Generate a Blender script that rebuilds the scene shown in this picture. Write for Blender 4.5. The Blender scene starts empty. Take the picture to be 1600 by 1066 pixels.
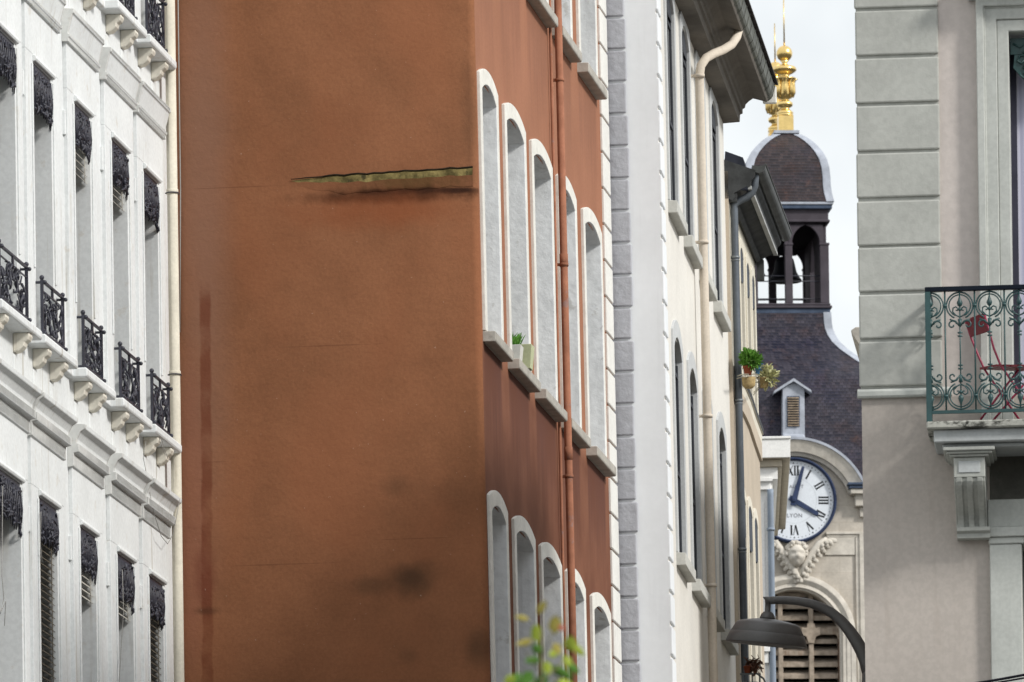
import bpy, bmesh, math, random
from mathutils import Vector, Matrix
random.seed(7)
sc = bpy.context.scene
COL = sc.collection
R = math.radians

# ------------------------------------------------------------------ camera
FPX, PX, PY = 13000.0, 800.0, 2625.0       # focal length and principal point in photo pixels
ROLL = R(0.8)
CAM = Vector((0, 0, 1.6))
CR, SR = math.cos(ROLL), math.sin(ROLL)
cd = bpy.data.cameras.new('camera'); co = bpy.data.objects.new('camera', cd); COL.objects.link(co)
cd.sensor_width = 36; cd.lens = FPX*36/1600
cd.shift_x = (800-PX)/1600; cd.shift_y = (PY-533)/1600
cd.clip_start = 0.5; cd.clip_end = 3000
m = Matrix(((CR, SR, 0, 0), (0, 0, -1, 0), (-SR, CR, 0, 1.6), (0, 0, 0, 1)))
co.matrix_world = m
cd.dof.use_dof = True; cd.dof.focus_distance = 76; cd.dof.aperture_fstop = 292.5/22
sc.camera = co

def ray(x, y):
    dx, dy = x-PX, PY-y
    return Vector(((dx*CR+dy*SR)/FPX, 1, (-dx*SR+dy*CR)/FPX))
def W(x, y, Y): return CAM + ray(x, y)*Y

class Frame:
    """a facade: s along the wall, d out of it, z up (with the lean of the old wall)"""
    def __init__(f, x, y, Y, ang, lean=(0, 0)):
        f.v = Vector((lean[0], lean[1], 1)); w = W(x, y, Y)
        f.O = w - f.v*w.z
        f.u = Vector((math.cos(ang), math.sin(ang), 0)); f.n = Vector((f.u.y, -f.u.x, 0))
    def P(f, s, d, z): return f.O + f.u*s + f.n*d + f.v*z
    def pix(f, x, y, d=0):
        r = ray(x, y)
        M = Matrix((r, -f.u, -f.v)).transposed()
        t, s, z = M.inverted() @ (f.O + f.n*d - CAM)
        return s, z
    def pixs(f, x, y, s):
        r = ray(x, y)
        M = Matrix((r, -f.n, -f.v)).transposed()
        t, d, z = M.inverted() @ (f.O + f.u*s - CAM)
        return d, z
    def turned(f):                       # the wall round the corner, facing the camera side
        g = Frame.__new__(Frame); g.O = f.O.copy(); g.v = f.v; g.u = f.n.copy(); g.n = -f.u
        return g
    def moved(f, s, d):
        g = Frame.__new__(Frame); g.O = f.O+f.u*s+f.n*d; g.v = f.v; g.u = f.u; g.n = f.n
        return g
def vp(x): return math.pi/2 - math.atan((x-PX)/FPX)

# ------------------------------------------------------------------ materials
MAT = {}
def nodes(name):
    mt = bpy.data.materials.new(name); mt.use_nodes = True
    nt = mt.node_tree; b = nt.nodes['Principled BSDF']
    return mt, nt, b
def N(nt, t, **k):
    n = nt.nodes.new(t)
    for a, v in k.items():
        if a.startswith('i_'): n.inputs[int(a[2:])].default_value = v
        else: setattr(n, a, v)
    return n
def mapping(nt, src, scale, loc=(0, 0, 0)):
    mp = N(nt, 'ShaderNodeMapping'); mp.inputs['Scale'].default_value = scale; mp.inputs['Location'].default_value = loc
    nt.links.new(src, mp.inputs[0]); return mp.outputs[0]
def noise(nt, vec, sc_, det=4, rough=.55):
    n = N(nt, 'ShaderNodeTexNoise'); n.inputs['Scale'].default_value = sc_
    n.inputs['Detail'].default_value = det; n.inputs['Roughness'].default_value = rough
    nt.links.new(vec, n.inputs['Vector']); return n.outputs['Fac']
def rng(nt, val, a, b, c=0., d=1.):
    n = N(nt, 'ShaderNodeMapRange', interpolation_type='SMOOTHSTEP')
    for i, q in enumerate((a, b, c, d)): n.inputs[i+1].default_value = q
    nt.links.new(val, n.inputs[0]); return n.outputs[0]
def math_(nt, op, a, b=None, c=None):
    n = N(nt, 'ShaderNodeMath', operation=op)
    for i, q in enumerate((a, b, c)):
        if q is None: continue
        if isinstance(q, (int, float)): n.inputs[i].default_value = q
        else: nt.links.new(q, n.inputs[i])
    return n.outputs[0]
def mix(nt, fac, a, b, mode='MIX'):
    n = N(nt, 'ShaderNodeMix', data_type='RGBA', blend_type=mode)
    for i, q in ((0, fac), (6, a), (7, b)):
        if isinstance(q, (int, float)): n.inputs[i].default_value = q
        elif isinstance(q, (tuple, list)): n.inputs[i].default_value = (*q[:3], 1)
        else: nt.links.new(q, n.inputs[i])
    return n.outputs[2]
def mul(c, k): return tuple(min(1, q*k) for q in c)

def M(name, col, var=.14, vs=2.5, bump=.25, bs=30, bd=.004, rough=.85, metal=0, streak=0., streak_col=None,
      spots=0., spot_col=None, spot_s=9, custom=None, fine=.08, spec=.06):
    if name in MAT: return MAT[name]
    mt, nt, b = nodes(name)
    tc = N(nt, 'ShaderNodeTexCoord').outputs['Object']
    n1 = noise(nt, tc, vs, 5)
    c = mix(nt, rng(nt, n1, .3, .7), mul(col, 1-var), mul(col, 1+var))
    if fine:
        n2 = noise(nt, tc, bs*1.3, 3)
        c = mix(nt, rng(nt, n2, .35, .65), mix(nt, 1., c, (1-fine,)*3, 'MULTIPLY'), c)
    if streak:
        v = mapping(nt, tc, (14, 14, .7)); n3 = noise(nt, v, 1., 5, .6)
        n4 = noise(nt, tc, .9, 2)
        f = math_(nt, 'MULTIPLY', rng(nt, n3, .5, .74), rng(nt, n4, .42, .62))
        c = mix(nt, math_(nt, 'MULTIPLY', f, streak), c, streak_col or mul(col, .45))
    if spots:
        n5 = noise(nt, tc, spot_s, 6, .65)
        c = mix(nt, math_(nt, 'MULTIPLY', rng(nt, n5, .6, .68), spots), c, spot_col or mul(col, .4))
    hgt = noise(nt, tc, bs, 4, .6)
    if custom: c, hgt = custom(nt, tc, c, hgt)
    nt.links.new(c, b.inputs['Base Color'])
    b.inputs['Roughness'].default_value = rough; b.inputs['Metallic'].default_value = metal
    b.inputs['Specular IOR Level'].default_value = spec
    if bump:
        bp = N(nt, 'ShaderNodeBump'); bp.inputs['Strength'].default_value = bump; bp.inputs['Distance'].default_value = bd
        nt.links.new(hgt, bp.inputs['Height']); nt.links.new(bp.outputs[0], b.inputs['Normal'])
    MAT[name] = mt
    return mt

def ellipse(nt, tc, cen, ax, inner, outer, ns=4, na=.6, off=0):
    """mask of a blotch: centre and radii in object space, ragged by noise"""
    v = N(nt, 'ShaderNodeVectorMath', operation='SUBTRACT'); nt.links.new(tc, v.inputs[0]); v.inputs[1].default_value = cen
    w = N(nt, 'ShaderNodeVectorMath', operation='MULTIPLY'); nt.links.new(v.outputs[0], w.inputs[0])
    w.inputs[1].default_value = tuple(1/a for a in ax)
    l = N(nt, 'ShaderNodeVectorMath', operation='LENGTH'); nt.links.new(w.outputs[0], l.inputs[0])
    n = noise(nt, mapping(nt, tc, (1, 1, 1), (off, off*2, 0)), ns, 5, .6)
    q = math_(nt, 'ADD', l.outputs['Value'], math_(nt, 'MULTIPLY', math_(nt, 'SUBTRACT', n, .5), na*2))
    return rng(nt, q, inner, outer, 1., 0.)

# ------------------------------------------------------------------ mesh builder
class MB:
    def __init__(s, org): s.o = Vector(org); s.v = []; s.f = []; s.mi = []; s.sm = []
    def add(s, vs, fs, mi=0, smooth=False):
        k = len(s.v); s.v += [Vector(q)-s.o for q in vs]
        for f in fs: s.f.append([k+i for i in f]); s.mi.append(mi); s.sm.append(smooth)
    def loft(s, a, b, mi=0, smooth=False, closed=True):
        n = len(a); r = range(n if closed else n-1)
        s.add(list(a)+list(b), [[i, (i+1) % n, n+(i+1) % n, n+i] for i in r], mi, smooth)
    def solid(s, a, b, mi=0, smooth=False):           # two matching closed loops and their caps
        n = len(a)
        s.add(list(a)+list(b), [[i, (i+1) % n, n+(i+1) % n, n+i] for i in range(n)], mi, smooth)
        s.add(list(a), [list(range(n))], mi); s.add(list(b), [list(range(n))], mi)
    def box(s, F, s0, s1, d0, d1, z0, z1, mi=0):
        p = [F.P(a, b, c) for c in (z0, z1) for a, b in ((s0, d0), (s1, d0), (s1, d1), (s0, d1))]
        s.add(p, [[0, 1, 2, 3], [4, 5, 6, 7], [0, 1, 5, 4], [1, 2, 6, 5], [2, 3, 7, 6], [3, 0, 4, 7]], mi)
    def sprism(s, F, prof, s0, s1, mi=0):             # profile (d,z) run along the wall
        s.solid([F.P(s0, d, z) for d, z in prof], [F.P(s1, d, z) for d, z in prof], mi)
    def fprism(s, F, prof, d0, d1, mi=0):             # outline (s,z) given depth
        s.solid([F.P(a, d0, z) for a, z in prof], [F.P(a, d1, z) for a, z in prof], mi)
    def zprism(s, F, prof, z0, z1, mi=0):             # plan (s,d) given height
        s.solid([F.P(a, d, z0) for a, d in prof], [F.P(a, d, z1) for a, d in prof], mi)
    def tube(s, pts, r, n=8, mi=0, closed=False):
        pts = [Vector(p) for p in pts]; rs = r if isinstance(r, (list, tuple)) else [r]*len(pts)
        L = len(pts); rings = []; prev = None
        for i, p in enumerate(pts):
            a = pts[(i-1) % L] if (i or closed) else p; b = pts[(i+1) % L] if (i < L-1 or closed) else p
            t = (b-a).normalized()
            if prev is None:
                prev = Vector((0, 0, 1)) if abs(t.z) < .9 else Vector((0, 1, 0))
            x = (prev - t*prev.dot(t)); x = x.normalized() if x.length > 1e-6 else t.orthogonal().normalized()
            prev = x; y = t.cross(x)
            rings.append([p + (x*math.cos(2*math.pi*k/n)+y*math.sin(2*math.pi*k/n))*rs[i] for k in range(n)])
        for i in range(L-1): s.loft(rings[i], rings[i+1], mi, True)
        if closed: s.loft(rings[-1], rings[0], mi, True)
        else:
            s.add(rings[0], [list(range(n))], mi); s.add(rings[-1], [list(range(n))], mi)
    def lathe(s, c, prof, n=20, mi=0, mat=None, smooth=True):
        c = Vector(c); rings = []
        for r, z in prof:
            rg = [Vector((max(r, 1e-4)*math.cos(2*math.pi*k/n), max(r, 1e-4)*math.sin(2*math.pi*k/n), z)) for k in range(n)]
            rings.append([c + (mat @ q if mat else q) for q in rg])
        for i in range(len(rings)-1): s.loft(rings[i], rings[i+1], mi, smooth)
        s.add(rings[0], [list(range(n))], mi); s.add(rings[-1], [list(range(n))], mi)
    def ball(s, c, r, n=10, mi=0, mat=None):
        k = n//2+2
        s.lathe(c, [(r*math.sin(math.pi*i/k), -r*math.cos(math.pi*i/k)) for i in range(k+1)], n, mi, mat)
    def wall(s, F, s0, s1, z0, z1, holes, d=0, mi=0):
        ss = sorted({s0, s1, *[h[0] for h in holes], *[h[1] for h in holes]}); zz = sorted({z0, z1, *[h[2] for h in holes], *[h[3] for h in holes]})
        ss = [q for q in ss if s0-1e-9 <= q <= s1+1e-9]; zz = [q for q in zz if z0-1e-9 <= q <= z1+1e-9]
        nv = len(ss); pts = [F.P(a, d, z) for z in zz for a in ss]; fs = []
        for j in range(len(zz)-1):
            for i in range(nv-1):
                cs, cz = (ss[i]+ss[i+1])/2, (zz[j]+zz[j+1])/2
                if any(h[0] < cs < h[1] and h[2] < cz < h[3] for h in holes): continue
                fs.append([j*nv+i, j*nv+i+1, (j+1)*nv+i+1, (j+1)*nv+i])
        s.add(pts, fs, mi)
    def surround(s, F, outer, inner, df, dw, dr, mi=0, mr=None):
        """flat band between two open outlines, proud to df, with the reveal running back to dr"""
        mr = mi if mr is None else mr
        a = [F.P(x, df, z) for x, z in outer]; b = [F.P(x, df, z) for x, z in inner]
        s.loft(a, b, mi, closed=False)
        s.loft(a, [F.P(x, dw, z) for x, z in outer], mi, closed=False)
        s.loft(b, [F.P(x, dr, z) for x, z in inner], mr, closed=False)
        for i in (0, -1):
            s.add([F.P(outer[i][0], df, outer[i][1]), F.P(inner[i][0], df, inner[i][1]), F.P(inner[i][0], dw, inner[i][1]), F.P(outer[i][0], dw, outer[i][1])], [[0, 1, 2, 3]], mi)
    def build(s, name, mats, parent=None, bev=0, seg=1):
        me = bpy.data.meshes.new(name)
        me.from_pydata([tuple(q) for q in s.v], [], s.f)
        mats = mats if isinstance(mats, (list, tuple)) else [mats]
        for q in mats: me.materials.append(q)
        me.polygons.foreach_set('material_index', s.mi); me.polygons.foreach_set('use_smooth', s.sm)
        bm = bmesh.new(); bm.from_mesh(me)
        bmesh.ops.remove_doubles(bm, verts=bm.verts, dist=1e-5)
        bmesh.ops.recalc_face_normals(bm, faces=bm.faces); bm.to_mesh(me); bm.free()
        o = bpy.data.objects.new(name, me); COL.objects.link(o)
        if parent: o.parent = parent
        else: o.location = s.o
        if bev:
            bv = o.modifiers.new('bevel', 'BEVEL'); bv.width = bev; bv.segments = seg; bv.limit_method = 'ANGLE'; bv.angle_limit = R(40)
        return o

def thing(name, label, cat, loc, group=None):
    o = bpy.data.objects.new(name, None); COL.objects.link(o); o.location = loc
    o['label'] = label; o['category'] = cat
    if group: o['group'] = group
    return o
def tag(o, label, cat, group=None):
    o['label'] = label; o['category'] = cat
    if group: o['group'] = group
    return o
def struct(o): o['kind'] = 'structure'; return o
def arch(sc_, w, zb, zs, rise, n=10, pointed=False):
    """open outline of an arched opening, from its lower left to its lower right"""
    if rise >= w*.999: rr, cz = w, zs
    else: rr = (w*w+rise*rise)/(2*rise); cz = zs+rise-rr
    pts = [(sc_-w, zb)]
    a0 = math.atan2(zs-cz, -w); a1 = math.atan2(zs-cz, w)
    for i in range(n+1):
        a = a0+(a1-a0)*i/n; pts.append((sc_+rr*math.cos(a), cz+rr*math.sin(a)))
    pts.append((sc_+w, zb)); return pts
def rect(a, b, z0, z1): return [(a, z0), (a, z1), (b, z1), (b, z0)]

WHITE = M('white_painted_stucco', (.745, .765, .765), var=.045, vs=1.5, bump=.3, bs=22, streak=.75, streak_col=(.40, .36, .29), spots=.32, spot_col=(.52, .46, .37), spot_s=5)
DIRTYW = M('dirty_white_stucco', (.70, .665, .58), var=.08, vs=4, bump=.4, bs=20, streak=.7, streak_col=(.34, .28, .20), spots=.5, spot_col=(.40, .33, .24), spot_s=6)
IRON = M('dark_blue_black_iron', (.030, .031, .045), var=.3, vs=12, rough=.5, bump=.1, spec=.5)
PANE = M('dark_window_glass', (.012, .014, .018), var=.2, rough=.08, bump=0, spec=.5, fine=0)
FRAMEW = M('window_frame_paint', (.45, .46, .46), var=.08)
RUST = M('rust_facade_render', (.375, .155, .095), var=.07, vs=1.2, bump=.2, bs=30, streak=.2, streak_col=(.25, .085, .05))
FLAKY = M('flaking_white_reveal_paint', (.83, .85, .86), var=.06, vs=4, bump=.6, bs=9, bd=.015, spots=.5, spot_col=(.42, .40, .36), spot_s=4.5, streak=.35)
SURR = M('white_window_surround', (.72, .71, .66), var=.06, vs=4, bump=.4, bs=20, spots=.2, spot_s=9)
STONE = M('grey_sill_stone', (.42, .40, .36), var=.12, vs=6, bump=.4, bs=30, spots=.35, spot_col=(.2, .18, .16), spot_s=8)

exec_parts = []

# ------------------------------------------------------------------ frames
RF = Frame(752, 533, 72.0, vp(2620), lean=(-.0095, 0))
d_l, z_l = RF.pixs(284, 600, -.02)
L = Frame(800, 533, 72, vp(2620)); L.O = RF.P(-.02, d_l, z_l); L.O.z = 0; L.v = Vector((0, 0, 1))
_w = CAM + ray(283, 600)*72.0
RG = RF.turned()

# ================================================================== left: white townhouse
def ornament(mb, F, s0, s1, z0, z1, d, n, seed, r=.008):
    """cast-iron leaf scrolls filling a panel"""
    rd = random.Random(seed); cs = (s0+s1)/2
    for k in range(n):
        t = (k+.5)/n; z = z0+(z1-z0)*((k*.618) % 1)
        a = rd.uniform(.0, 1)*(s1-s0)*.46; rr = rd.uniform(.035, .075)
        ph = rd.uniform(0, 6.28); sg = rd.choice((-1, 1))
        for side in (-1, 1):
            c = cs+side*a
            pts = []
            for i in range(8):
                q = ph+sg*i*.75; rad = rr*(1-.09*i)
                x = c+side*rad*math.cos(q); zz = z+1.5*rad*math.sin(q)
                x = min(max(x, s0+.01), s1-.01); zz = min(max(zz, z0+.005), z1)
                pts.append(F.P(x, d+.012*math.sin(i*1.3+k), zz))
            mb.tube(pts, [r*(.7+1.1*math.sin(math.pi*(i+.5)/8)) for i in range(8)], 5)
def lambrequin(F, s0, s1, zt, h, d, seed, par):
    mb = MB(L.O); n = 12; prof = [(s0, zt), (s1, zt)]
    rd = random.Random(seed)
    low = []
    for i in range(n+1):
        t = i/n; e = abs(2*t-1)
        low.append((s1+(s0-s1)*t, zt-h*(.86+.14*e**1.5) - (.012 if i % 2 else 0)))
    mb.fprism(F, [(s0, zt+.02), (s1, zt+.02), (s1, zt-h*.8), (s0, zt-h*.8)], d-.004, d+.004)
    for k in range(70):
        t = rd.random(); x = s0+.02+(s1-s0-.04)*t; e = abs(2*t-1)
        hh = h*(.86+.14*e**1.5); z = zt-.03-rd.random()*(hh-.06)
        a = rd.uniform(-1.5, 1.5); l = rd.uniform(.05, .085)
        p = [Vector(F.P(min(max(x+math.sin(a)*l*q+.02*math.sin(q*5+k), s0), s1), d+.008+.016*math.sin(math.pi*q)*rd.uniform(.3, 1), z-math.cos(a)*l*q)) for q in (0, .33, .66, 1)]
        mb.tube(p, [.004, .013, .011, .003], 5)
    for i in range(n+1):
        x, z = low[i]
        mb.tube([F.P(x, d+.006, zt-.03), F.P(x+.012, d+.02, (z+zt)/2), F.P(x, d+.006, z)], [.010, .008, .004], 5)
    return mb.build('lambrequin', IRON, par)
def iron_rail(F, s0, s1, z0, h, d0, d, seed, par):
    mb = MB(L.O); z1 = z0+h
    for s in (s0, s1):
        mb.box(F, s-.012, s+.012, d-.012, d+.012, z0+.02, z1)
        mb.ball(F.P(s, d, z1+.018), .02, 8); mb.ball(F.P(s, d+.022, z0+.04), .017, 8); mb.ball(F.P(s, d+.024, z1-.02), .017, 8)
        mb.tube([F.P(s, d0, z0+.04), F.P(s, d+.03, z0+.04)], .011, 6); mb.tube([F.P(s, d0, z1-.02), F.P(s, d+.03, z1-.02)], .011, 6)
    for z, r in ((z1-.005, .011), (z1-.085, .006), (z0+.05, .011)):
        mb.box(F, s0, s1, d-r, d+r, z-r*.8, z+r*.8)
    mb.box(F, (s0+s1)/2-.02, (s0+s1)/2+.02, d-.008, d+.008, z1-.085, z1)
    ornament(mb, F, s0+.02, s1-.02, z0+.06, z1-.09, d, 13, seed, .0065)
    return mb.build('railing', IRON, par)
def blind(F, s0, s1, zt, zb, d, par, mat):
    mb = MB(L.O); n = max(3, int((zt-zb)/.052))
    for i in range(n):
        z = zt-(i+.5)*(zt-zb)/n
        mb.sprism(F, [(d-.02, z+.016), (d+.018, z-.018), (d+.02, z-.014), (d-.018, z+.02)], s0, s1)
    for s in (s0+.12, s1-.12): mb.tube([F.P(s, d+.02, zt), F.P(s, d+.02, zb)], .004, 5)
    return mb.build('venetian_blind', mat, par)

house = thing('white_townhouse', 'white stuccoed townhouse at the left with iron window rails and moulded lintels', 'building', L.O)
lin = {'A': L.pix(52, 86)[1], 'B': L.pix(54.5, 760)[1]}
sillA = L.pix(57.5, 519, .06)[1]; sillC = L.pix(234, 62, .06)[1]
lin['C'] = sillC+lin['A']-sillA
sil = {'A': sillA, 'C': sillC, 'B': lin['B']-(lin['A']-sillA)}
rows = [(-86, -45, 40), (-16, 22.5, 40), (51.7, 79.6, 100), (116.2, 140.4, 160), (174.4, 198.6, 215), (224.3, 246.2, 268)]
bays = []
for a, b, y in rows:
    s0 = L.pix(a, y)[0]; s1 = L.pix(b, y+20)[0]; bays.append((s0, s1))
PD = -.035
TOP_L = 19.0
holes = []
for f in 'ABC':
    for a, b in bays: holes.append((a, b, sil[f]-.05, lin[f]-.06))
mb = MB(L.O)
mb.wall(L, -16, -.02, 0, TOP_L, holes, PD)
mb.box(L, -16, -.02, -9, -.5, 0, TOP_L); mb.box(L, -.1, -.02, -.499, PD-.001, 0, TOP_L); mb.box(L, -16, -15.9, -.499, PD-.001, 0, TOP_L)
mb.box(L, -16.1, 0, -9.1, .25, TOP_L, TOP_L+.25)
mb.build('wall', WHITE, house)
BLIND = M('brown_grey_blind', (.13, .115, .09), var=.25, vs=20, bump=.1)
BLINDW = M('pale_blind', (.55, .53, .48), var=.15, vs=20, bump=.1)
ENT = M('weathered_white_cornice', (.63, .635, .615), var=.08, vs=3, bump=.35, bs=20, streak=.6, streak_col=(.36, .33, .28), spots=.35, spot_col=(.45, .41, .35), spot_s=6)
PIPEC = M('cream_downpipe_paint', (.66, .62, .52), var=.08, vs=3, bump=.15, streak=.5, streak_col=(.3, .25, .16), spots=.15, spot_s=6)
profA = [(PD, -.0), (0, 0), (0, .37), (.022, .37), (.022, .40), (.034, .41), (.034, .43), (.018, .435), (.018, .45), (.055, .59), (.07, .60), (.07, .635), (PD, .645)]
profB = [(PD, 0), (0, 0), (0, .375), (.018, .38), (.018, .485), (.062, .495), (.062, .56), (.04, .565), (.045, .60), (.075, .655), (.115, .68), (.12, .715), (PD, .73)]
for fi, f in enumerate('ABC'):
    for bi, (a, b) in enumerate(bays):
        w = b-a; e = .33 if bi < 5 else .28
        e = min(e, .3)
        win = MB(L.O)
        zt, zb = lin[f]-.06, sil[f]-.05
        sl, sr = a-e, b+e
        # frame leaf of the window
        o = rect(a, b, zb, zt); win.fprism(L, o, -.40, -.37)
        wn = win.build('window', PANE, house)
        fr = MB(L.O)
        for q in (a+.03, (a+b)/2, b-.03): fr.box(L, q-.03, q+.03, -.369, -.33, zb, zt)
        for q in (zb+.04, zb+(zt-zb)*.7): fr.box(L, a+.061, b-.061, -.369, -.335, q-.03, q+.03)
        fr.build('sash', FRAMEW, wn)
        ar = MB(L.O)
        ar.surround(L, rect(sl, sr, zb, lin[f]), rect(a, b, zb, zt), 0, PD-.02, -.37)
        # inner bead of the architrave and lintel roll
        for q0, q1 in ((a-.085, a-.05), (b+.05, b+.085)): ar.box(L, q0, q1, .0005, .012, zb+.6, zt-.02)
        ar.sprism(L, [(.0, -.055+lin[f]), (.022, -.05+lin[f]), (.032, -.03+lin[f]), (.024, -.008+lin[f]), (.0, lin[f])], a-.02, b+.06)
        for q in (sl-.0, ): ar.box(L, sl-.045, sl-.001, PD-.01, -.012, zt-.32, zt-.12)
        prof = profA if f != 'B' else profB
        ar.sprism(L, [(d, z+lin[f]+.0005) for d, z in prof], sl+.0005, sr-.0005)
        k = [(d, z) for d, z in prof if z > .365]
        ar.sprism(L, [(PD, .372+lin[f])] + [(d, z+lin[f]+.002) for d, z in k[1:-1]] + [(PD, k[-1][1]+lin[f])], sl-.035 if bi else sl, sr+.035, 1)
        ar.build('architrave', [WHITE, ENT], wn, bev=.004)
        si = MB(L.O)
        z = sil[f]
        si.sprism(L, [(-.36, z-.03), (-.36, z-.004), (.108, z-.004), (.12, z-.012), (.12, z-.07), (.105, z-.08), (PD, z-.08)], sl+.06, sr+.06)
        for q in (a+.04, b-.0):
            si.sprism(L, [(PD, z-.081), (.095, z-.081), (.10, z-.11), (.088, z-.135), (.06, z-.155), (.052, z-.185), (.03, z-.205), (.008, z-.222), (PD, z-.23)], q-.06, q+.07, 1)
            si.box(L, q-.06, q+.03, PD-.01, PD+.012, z-.52, z-.241)
        si.build('sill', [WHITE, DIRTYW], wn, bev=.008)
        lambrequin(L, a+.005, b-.005, zt, .37 + .02*((bi*7+fi) % 3), -.012, 10*fi+bi, wn)
        iron_rail(L, a-.02, b+.10, z+.0, .46, -.05, .05, 50+fi*10+bi, wn)
        full = (f, bi) in (('B', 2), ('B', 5)); part_ = (f, bi) in (('A', 4), ('A', 3), ('B', 3), ('B', 4))
        if full: blind(L, a+.01, b-.01, zt-.25, zb+.02, -.045, wn, BLIND)
        elif part_: blind(L, a+.01, b-.01, zt-.22, zt-.50-.06*(bi%2), -.045, wn, BLINDW)
# plain string course linking the sills
mb = MB(L.O)
for f in 'ABC':
    z = sil[f]; mb.sprism(L, [(PD-.01, z-.02), (.005, z-.02), (.005, z-.07), (PD-.01, z-.09)], -15.9, -.35)
mb.build('string_course', WHITE, house, bev=.004)
# downpipe beside the gable
s_p = L.pix(271, 450, .06)[0]
mb = MB(L.O); mb.tube([L.P(s_p, .062, .2), L.P(s_p, .062, TOP_L)], .046, 14)
for y in (303, 583): mb.tube([L.P(s_p, .062, L.pix(272, y, .06)[1]-.02), L.P(s_p, .062, L.pix(272, y, .06)[1]+.02)], .052, 14)
dp = mb.build('downpipe', PIPEC, house)
for y in (303, 583):
    mb = MB(L.O); z = L.pix(272, y, .06)[1]; mb.tube([L.P(s_p, .062, z-.016), L.P(s_p, .062, z-.006)], .056, 14); mb.tube([L.P(s_p, 0, z-.01), L.P(s_p+.06, .11, z-.01)], .006, 6)
    mb.build('bracket', IRON, dp)
WIRE = M('grey_wire', (.36, .35, .33), var=.1, bump=0)
mb = MB(L.O)
def hang(pts, r=.003): mb.tube([L.P(L.pix(x, y, d)[0], d, L.pix(x, y, d)[1]) for x, y, d in pts], r, 5)
hang([(228, 690, .1), (224, 716, .09), (229, 742, .05), (232, 760, .05), (240, 800, .06), (252, 838, .06), (262, 850, .06), (270, 836, .06), (276, 806, .12), (281, 780, .13)])
hang([(250, 672, .1), (256, 700, .1), (262, 716, .1)]); hang([(246, 668, .1), (250, 690, .1), (258, 712, .1)])
hang([(64, 800, .03), (63, 850, .03), (66, 878, .03)]); hang([(4, 760, .03), (3, 900, .03), (6, 935, .03), (0, 960, .04), (9, 940, .03), (7, 978, .03)])
hang([(191, 890, .03), (193, 955, .03), (186, 1066, .03)])
mb.build('loose_wire', WIRE, house)

# ================================================================== rust-red house
rust = thing('rust_red_house', 'rust-red rendered house with a blank gable and rows of white arched windows', 'building', RF.O)
A_x = [(755, 780), (791, 825), (833.7, 865.6), (876, 902.7), (912, 941)]
A_crown = [(767, 119), (807.4, 170.7), (849.5, 229.6), None, (926.4, 334)]
B_x = [(767.6, 797.8), (807.5, 837), (847.7, 879.5), None, (927.5, 955.8)]
B_crown = [(780.6, 773.5), (822.7, 811), (865, 854.6), (908.7, 892), (942.8, 931)]
cA = [RF.pix(*q, .02) for q in A_crown if q]; cB = [RF.pix(*q, .02) for q in B_crown]
SA = [(770.7, 530), (812.9, 582.4), (856.8, 624.6), (894, 668.5), (932.8, 708)]; SE = [(802.7, 574), (844.3, 619.5), (884.8, 661.7), (923.3, 702), (960.5, 741)]

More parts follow.
